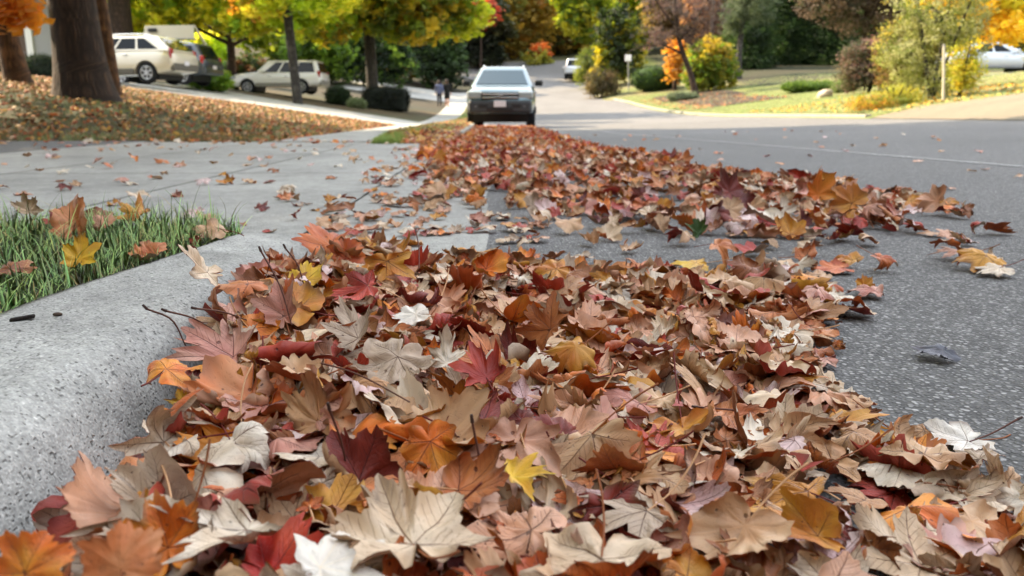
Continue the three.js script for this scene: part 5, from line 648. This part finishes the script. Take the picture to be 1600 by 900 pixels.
{
  const put = (px, d, lift = 0.03) => { const x = acrossAt(px, d); return [x, (x > -0.5 && x < rightKerb(d) ? roadY(x, d) : landY(x, d)) + lift, -d]; };
  const suvTop = [[0, 0.8], [0.02, 0.93], [0.06, 1.01], [0.26, 1.11], [0.3, 1.13], [0.95, 1.13], [1, 1.04]], suvBot = [[0, 0.38], [0.12, 0.35], [0.85, 0.36], [1, 0.44]];
  const c1 = vehicle('suv', 'silver sport utility vehicle parked facing the camera at the kerb', 'car', put(787, 22.4, 0), R(-93.5), { L: 4.4, W: 1.82, wheel: 0.35, axles: [0.19, 0.8], top: suvTop, bot: suvBot, cabin: { y0: 1.1, y1: 1.66, f0: 0.24, f1: 0.46, r0: 0.985, r1: 0.92, w0: 0.92, w1: 0.68 }, panes: [[0.14, 0.2, 0.36, 0.36], [0.385, 0.385, 0.62, 0.62], [0.65, 0.65, 0.92, 0.9]], colour: '#5f757c', metal: 0.55, cladding: '#34363a', mirror: M.black, rails: true, lampY: 0.84, lampH: 0.2, tailY: 1.0, grille: [0.82, 0.2, 0.98], plateY: 0.62, doors: [0.42, 0.6] });
  for (const sd of [1, -1]) { mesh('fog_lamp', new THREE.SphereGeometry(0.07, 14, 10).scale(0.6, 1, 1).translate(2.2, 0.56, sd * 0.62), M.lamp, c1); mesh('air_intake', new RoundedBoxGeometry(0.06, 0.13, 0.26, 2, 0.03).translate(2.215, 0.57, sd * 0.42), M.black, c1); mesh('wiper', rod([V(1.08, 1.1, sd * 0.1), V(0.95, 1.15, sd * 0.35), V(0.8, 1.2, sd * 0.6 - 0.1)], 0.012, 0.008, 5), M.black, c1); }
  mesh('lower_intake', new RoundedBoxGeometry(0.08, 0.12, 0.7, 2, 0.03).translate(2.21, 0.5, 0), M.black, c1); mesh('emblem', new THREE.TorusGeometry(0.05, 0.012, 8, 20).scale(1, 0.6, 1).rotateY(Math.PI / 2).translate(2.265, 0.84, 0), M.chrome, c1);
  vehicle('suv', 'beige sport utility vehicle parked on the sloping driveway behind the big trunk', 'car', put(207, 31, 0.05), R(170), { L: 4.85, W: 1.9, wheel: 0.38, axles: [0.19, 0.78], top: [[0, 0.8], [0.05, 0.98], [0.25, 1.12], [0.6, 1.19], [0.96, 1.22], [1, 1.08]], bot: [[0, 0.38], [0.1, 0.3], [0.85, 0.32], [1, 0.46]], cabin: { y0: 1.17, y1: 1.72, f0: 0.24, f1: 0.42, r0: 0.99, r1: 0.86, w0: 0.95, w1: 0.74 }, panes: [[0.15, 0.22, 0.36, 0.36], [0.385, 0.385, 0.62, 0.62], [0.645, 0.645, 0.88, 0.76]], colour: '#dcd4c2', metal: 0.25, cladding: '#5a564e', rails: true, lampY: 0.86, tailY: 1.04, tailH: 0.42, doors: [0.44, 0.62] });
  const c3 = vehicle('suv', 'dark grey sport utility vehicle parked behind the beige one', 'car', put(262, 35.5, 0.05), R(172), { L: 4.7, W: 1.88, wheel: 0.37, axles: [0.19, 0.79], top: suvTop, bot: suvBot, cabin: { y0: 1.06, y1: 1.74, f0: 0.24, f1: 0.4, r0: 0.99, r1: 0.92 }, panes: [[0.15, 0.22, 0.36, 0.36], [0.385, 0.385, 0.62, 0.62], [0.65, 0.65, 0.92, 0.9]], colour: '#3c434c', rails: true, lampY: 0.84, tailY: 1.04 });
  { const a = (px, py, z = 0) => atDist(px, py, 37 + z), box = thing('camper_roof', 'pale raised box roof with a slanted end standing above the dark parked car', 'camper', a(262, 52).toArray()), o = box.position; const k = (px, py, z) => a(px, py, z).sub(o);
    mesh('shell', (() => { const f = [k(224, 62, -0.2), k(303, 62, -0.2), k(303, 39, -0.2), k(226, 40, -0.2)], bk = [k(224, 62, 1.6), k(303, 62, 1.6), k(303, 39, 1.6), k(226, 40, 1.6)]; const P = [...f, ...bk].flatMap((v) => [v.x, v.y, v.z]), q = [[0, 1, 2, 3], [5, 4, 7, 6], [1, 5, 6, 2], [4, 0, 3, 7], [3, 2, 6, 7], [4, 5, 1, 0]]; const g = new THREE.BufferGeometry(); g.setAttribute('position', new THREE.Float32BufferAttribute(P, 3)); g.setIndex(q.flatMap(([x, y, z, w]) => [x, y, z, x, z, w])); const h = g.toNonIndexed(); h.computeVertexNormals(); return h; })(), std({ color: C('#cfc8b4'), roughness: 0.6 }), box);
    mesh('slanted_panel', prism([k(304, 39, -0.2), k(329, 78, -0.2), k(329, 84, 1.6), k(304, 42, 1.6)].reverse(), 0.05), std({ color: C('#d2cbb6'), roughness: 0.6, side: THREE.DoubleSide }), box); mesh('vent', new RoundedBoxGeometry(0.4, 0.16, 0.06, 2, 0.02).translate(...k(238, 47, -0.25).toArray()), M.black, box); mesh('trim', new RoundedBoxGeometry(2.5, 0.07, 0.05, 2, 0.02).translate(...k(264, 61, -0.24).toArray()), M.postGrey, box); mesh('frame', rod([k(310, 60, 0), k(312, 80, 0), k(314, 100, 0)], 0.03, 0.03, 6), M.black, box); }
  vehicle('suv', 'white wagon parked side on behind the grey trunk', 'car', put(442, 43, 0.05), R(176), { L: 4.85, W: 1.85, wheel: 0.37, axles: [0.19, 0.78], top: suvTop, bot: suvBot, cabin: { y0: 1.04, y1: 1.72, f0: 0.27, f1: 0.42, r0: 0.985, r1: 0.95, w1: 0.76 }, panes: [[0.13, 0.2, 0.34, 0.34], [0.37, 0.37, 0.6, 0.6], [0.66, 0.66, 0.93, 0.92]], colour: '#ecebe6', metal: 0.02, lampY: 0.84, tailY: 1.0, doors: [0.44, 0.62], cladding: '#8a8880' }).rotation.y = R(176);
  vehicle('pickup', 'pale grey pickup far up the street near the curve', 'car', put(897, 76, 0), R(84), { L: 5.3, W: 1.98, wheel: 0.4, axles: [0.18, 0.78], top: [[0, 0.85], [0.05, 1.05], [0.3, 1.14], [1, 1.16]], bot: [[0, 0.45], [0.1, 0.38], [1, 0.5]], cabin: { y0: 1.12, y1: 1.86, f0: 0.28, f1: 0.4, r0: 0.9, r1: 0.86 }, panes: [[0.16, 0.22, 0.4, 0.4], [0.44, 0.44, 0.7, 0.7]], colour: '#b9bcbf', metal: 0.3, lampY: 0.9, tailY: 0.98 });
  vehicle('sedan', 'silver sedan parked on the rise beyond the wispy shrub', 'car', put(1536, 38.5, 0.05), R(-4), { L: 4.8, W: 1.85, wheel: 0.34, axles: [0.19, 0.79], top: [[0, 0.62], [0.05, 0.76], [0.28, 0.92], [0.7, 0.98], [0.97, 0.98], [1, 0.85]], bot: [[0, 0.28], [0.1, 0.2], [0.9, 0.24], [1, 0.36]], cabin: { y0: 0.93, y1: 1.45, f0: 0.26, f1: 0.44, r0: 0.92, r1: 0.74, w0: 0.9, w1: 0.68 }, panes: [[0.18, 0.26, 0.44, 0.44], [0.475, 0.475, 0.74, 0.7], [0.765, 0.72, 0.88, 0.8]], colour: '#b9c2c9', metal: 0.35, lampY: 0.66, tailY: 0.84, tailH: 0.2, doors: [0.45, 0.64] });
}

// ------------------------------------------------------------------ house, posts, people
{
  const p = at(20, 44), h = thing('house', 'grey sided house behind the trunks with white door trim', 'house', [p[0], p[1] - 0.4, p[2]]), grey = std({ color: C('#9a9a98'), roughness: 0.8 });
  const Wd = 11, boards = []; mesh('wall', new THREE.BoxGeometry(Wd, 4.6, 5).translate(-2.2, 2.3, -2.55), grey, h); for (let k = 0; k < 22; k++) { const b = new THREE.BoxGeometry(Wd, 0.205, 0.03); b.rotateX(0.07); b.translate(-2.2, 0.35 + k * 0.2, -0.03); boards.push(b.toNonIndexed()); } const s = mesh('siding', mergeGeometries(boards), grey, h); s.userData.kind = 'stuff';
  const door = new THREE.Group(); door.name = 'door'; door.position.set(0.95, 0.3, 0); h.add(door); mesh('door_panel', new RoundedBoxGeometry(0.6, 2.9, 0.08, 2, 0.02).translate(0, 1.45, 0.02), std({ color: C('#5a4a40') }), door); for (const x of [-0.5, 0.5]) mesh('door_frame', new RoundedBoxGeometry(0.36, 3.0, 0.12, 2, 0.02).translate(x, 1.5, 0.05), M.white, door); mesh('door_head', new RoundedBoxGeometry(1.36, 0.2, 0.13, 2, 0.02).translate(0, 3.1, 0.05), M.white, door); mesh('handle', new THREE.SphereGeometry(0.04, 10, 8).translate(0.22, 1.3, 0.09), M.chrome, door);
  const win = new THREE.Group(); win.name = 'window'; win.position.set(-2.2, 1.6, 0.02); h.add(win); mesh('frame', new RoundedBoxGeometry(1.5, 1.5, 0.1, 2, 0.02), M.white, win); mesh('pane', new THREE.BoxGeometry(1.3, 1.3, 0.04).translate(0, 0, 0.05), M.glass, win); mesh('sill', new RoundedBoxGeometry(1.7, 0.08, 0.2, 2, 0.02).translate(0, -0.8, 0.06), M.white, win);
  mesh('roof', (() => { const q = new THREE.Shape([[-3.4, 0], [0, 1.9], [3.4, 0], [3.4, -0.15], [-3.4, -0.15]].map((v) => new THREE.Vector2(...v))); return new THREE.ExtrudeGeometry(q, { depth: Wd + 0.8, bevelEnabled: false }).rotateY(Math.PI / 2).translate(-2.2 - Wd / 2 - 0.4, 4.62, -2.5); })(), std({ map: barkMap, color: C('#6a625c') }), h);
}
{
  const p = at(981, 60), s = thing('street_sign', 'small white street sign on a slim metal post by the street curve', 'sign', p, 0); mesh('post', rod([V(0, -0.1, 0), V(-0.05, 1.2, 0), V(-0.12, 2.5, 0)], 0.045, 0.045, 8), M.postGrey, s); mesh('sign_panel', new RoundedBoxGeometry(0.46, 0.46, 0.03, 2, 0.03).translate(-0.12, 2.42, 0.06), M.white, s); mesh('panel_edge', new RoundedBoxGeometry(0.5, 0.5, 0.02, 2, 0.03).translate(-0.12, 2.42, 0.04), std({ color: C('#9a8a90') }), s);
  const q = at(1472, 20.6), m = thing('marker_post', 'slim pale marker post standing in front of the wispy shrub', 'post', q); mesh('pole', rod([V(0, -0.1, 0), V(-0.085, 0.7, 0), V(-0.17, 1.42, 0)], 0.035, 0.03, 12), std({ color: C('#bdb6a2') }), m); mesh('cap', new THREE.SphereGeometry(0.036, 12, 8).translate(-0.17, 1.42, 0), M.postGrey, m);
  const u = at(1105, 78), k = thing('utility_pole', 'grey wooden utility pole rising behind the golden bush', 'pole', u); mesh('pole', rod([V(0, -0.2, 0), V(0, 6, 0), V(0, 13, 0)], 0.2, 0.15, 12), M.barkGrey, k); mesh('crossarm', new RoundedBoxGeometry(2.2, 0.14, 0.12, 1, 0.02).translate(0, 12.2, 0.2), M.barkGrey, k);
}
function field(bones, res, half, centre, k) { // smooth union of tapered limbs, meshed as one surface
  const mc = new MarchingCubes(res, new THREE.MeshBasicMaterial(), false, false, 60000); mc.isolation = 0;
  for (let z = 0; z < res; z++) for (let y = 0; y < res; y++) for (let x = 0; x < res; x++) { const p = [(x / (res / 2) - 1) * half + centre.x, (y / (res / 2) - 1) * half + centre.y, (z / (res / 2) - 1) * half + centre.z]; let d = 9;
    for (const [a, b, ra, rb, fl = 1] of bones) { const bx = b[0] - a[0], by = b[1] - a[1], bz = b[2] - a[2], px = p[0] - a[0], py = p[1] - a[1], pz = p[2] - a[2], t = clamp((px * bx + py * by + pz * bz) / (bx * bx + by * by + bz * bz + 1e-9), 0, 1), e = Math.hypot(px - bx * t, py - by * t, (pz - bz * t) / fl) - lerp(ra, rb, t), h = clamp(0.5 + 0.5 * (d - e) / k, 0, 1); d = lerp(d, e, h) - k * h * (1 - h); }
    mc.field[x + y * res + z * res * res] = -d; }
  mc.update(); const n = mc.count, g = new THREE.BufferGeometry(); const P = new Float32Array(n * 3); for (let i = 0; i < n * 3; i += 3) { P[i] = mc.positionArray[i] * half + centre.x; P[i + 1] = mc.positionArray[i + 1] * half + centre.y; P[i + 2] = mc.positionArray[i + 2] * half + centre.z; } g.setAttribute('position', new THREE.BufferAttribute(P, 3)); const w = mergeVertices(g, 1e-4); w.computeVertexNormals(); return w;
}
function person(label, pos, turn, o) { // walking away: x across, y up, -z ahead
  const t = thing('person', label, 'person', pos, turn), st = o.stride, sw = -st, f = o.h / 1.75;
  const hip = (s) => [0.09 * s, 0.92, 0], knee = (s) => [0.095 * s, 0.5, -0.16 * st * s - 0.03], foot = (s) => [0.1 * s, 0.08, -0.3 * st * s + (st * s < 0 ? 0.02 : 0)], sh = (s) => [0.19 * s, 1.42, 0], el = (s) => [0.25 * s, 1.13, 0.1 * st * s], wr = (s) => [0.26 * s, 0.9, -0.02 + 0.16 * st * s];
  const add = (list, a, b, r1, r2, fl) => list.push([a, b, r1, r2, fl]);
  const skin = []; add(skin, [0, 0.98, 0], [0, 1.36, 0], 0.13, 0.14, 0.75); add(skin, [0, 1.4, 0], [0, 1.54, -0.01], 0.06, 0.055); add(skin, [0, 1.62, -0.015], [0, 1.67, -0.005], 0.085, 0.1, 1.12); add(skin, [0, 1.61, -0.1], [0, 1.6, -0.125], 0.015, 0.012); add(skin, [0, 1.575, -0.09], [0, 1.57, -0.095], 0.025, 0.02);
  for (const s of [1, -1]) { add(skin, hip(s), knee(s), 0.085, 0.06); add(skin, knee(s), foot(s), 0.056, 0.038); const q = foot(s); add(skin, q, [q[0], 0.05, q[2] - 0.15], 0.04, 0.03); add(skin, sh(s), el(s), 0.05, 0.042); add(skin, el(s), wr(s), 0.04, 0.028); const w = wr(s); add(skin, w, [w[0], w[1] - 0.08, w[2] - 0.01], 0.03, 0.028, 1.3); for (let k = 0; k < 4; k++) add(skin, [w[0], w[1] - 0.09, w[2] - 0.03 + k * 0.019], [w[0] - 0.012 * s, w[1] - 0.165 + 0.008 * Math.abs(k - 1.5), w[2] - 0.035 + k * 0.019], 0.01, 0.008); add(skin, [w[0], w[1] - 0.05, w[2] - 0.03], [w[0] - 0.01 * s, w[1] - 0.1, w[2] - 0.06], 0.012, 0.009); add(skin, [0.098 * s, 1.65, 0], [0.106 * s, 1.67, 0.005], 0.02, 0.018); }
  const g = field(skin, 84, 1.0, V(0, 0.9, 0), 0.025).scale(f, f, f); mesh('body', g, std({ color: C('#b88468'), roughness: 0.6 }), t);
  const top = []; add(top, [0, 0.92, 0], [0, 1.38, 0], 0.165, 0.165, 0.78); for (const s of [1, -1]) { add(top, [0.08 * s, 1.42, 0], sh(s), 0.085, 0.07); add(top, sh(s), el(s), 0.07, 0.06); if (o.long) add(top, el(s), [wr(s)[0], wr(s)[1] + 0.04, wr(s)[2]], 0.055, 0.042); } mesh('shirt', field(top, 64, 0.95, V(0, 0.95, 0), 0.04).scale(f, f, f), std({ color: C(o.top), roughness: 0.9 }), t);
  const leg = []; add(leg, [0, 0.9, 0], [0, 0.99, 0], 0.15, 0.155, 0.8); for (const s of [1, -1]) { const m = knee(s), q = foot(s); add(leg, hip(s), o.shorts ? [m[0], m[1] + 0.1, m[2] * 0.8] : m, 0.105, o.shorts ? 0.1 : 0.076); if (!o.shorts) add(leg, m, [q[0], q[1] + 0.05, q[2]], 0.072, 0.058); } mesh(o.shorts ? 'shorts' : 'trousers', field(leg, 64, 0.95, V(0, 0.75, 0), 0.03).scale(f, f, f), std({ color: C(o.bottom), roughness: 0.9 }), t);
  mesh('hair', field([[[0, 1.68, 0.02], [0, 1.69, 0.0], 0.108, 0.108], [[0, 1.62, 0.06], [0, o.hairLen, 0.075], 0.075, 0.06]], 48, 0.4, V(0, 1.6, 0), 0.03).scale(f, f, f), std({ color: C('#241a14'), roughness: 0.8 }), t);
  for (const s of [1, -1]) { const q = foot(s); mesh('shoe', field([[[q[0], 0.05, q[2] + 0.03], [q[0], 0.045, q[2] - 0.16], 0.052, 0.045]], 32, 0.2, V(q[0], 0.06, q[2] - 0.05), 0.02).scale(f, f, f), std({ color: C('#1c1c20'), roughness: 0.7 }), t); }
  for (const s of [1, -1]) mesh('eye', new THREE.SphereGeometry(0.012, 8, 6).translate(0.034 * s, 1.655, -0.1).scale(f, f, f), M.white, t);
}
person('person in a grey blue top and dark trousers walking along the sidewalk', at(687, 53), R(4), { h: 1.66, stride: 0.8, top: '#5c6484', bottom: '#23242c', long: true, hairLen: 1.56 });
person('person in a black top and shorts walking beside the one in grey blue', at(699, 53.2), R(-3), { h: 1.76, stride: -0.7, top: '#141416', bottom: '#16161a', shorts: true, long: true, hairLen: 1.6 });

renderer.render(scene, camera);
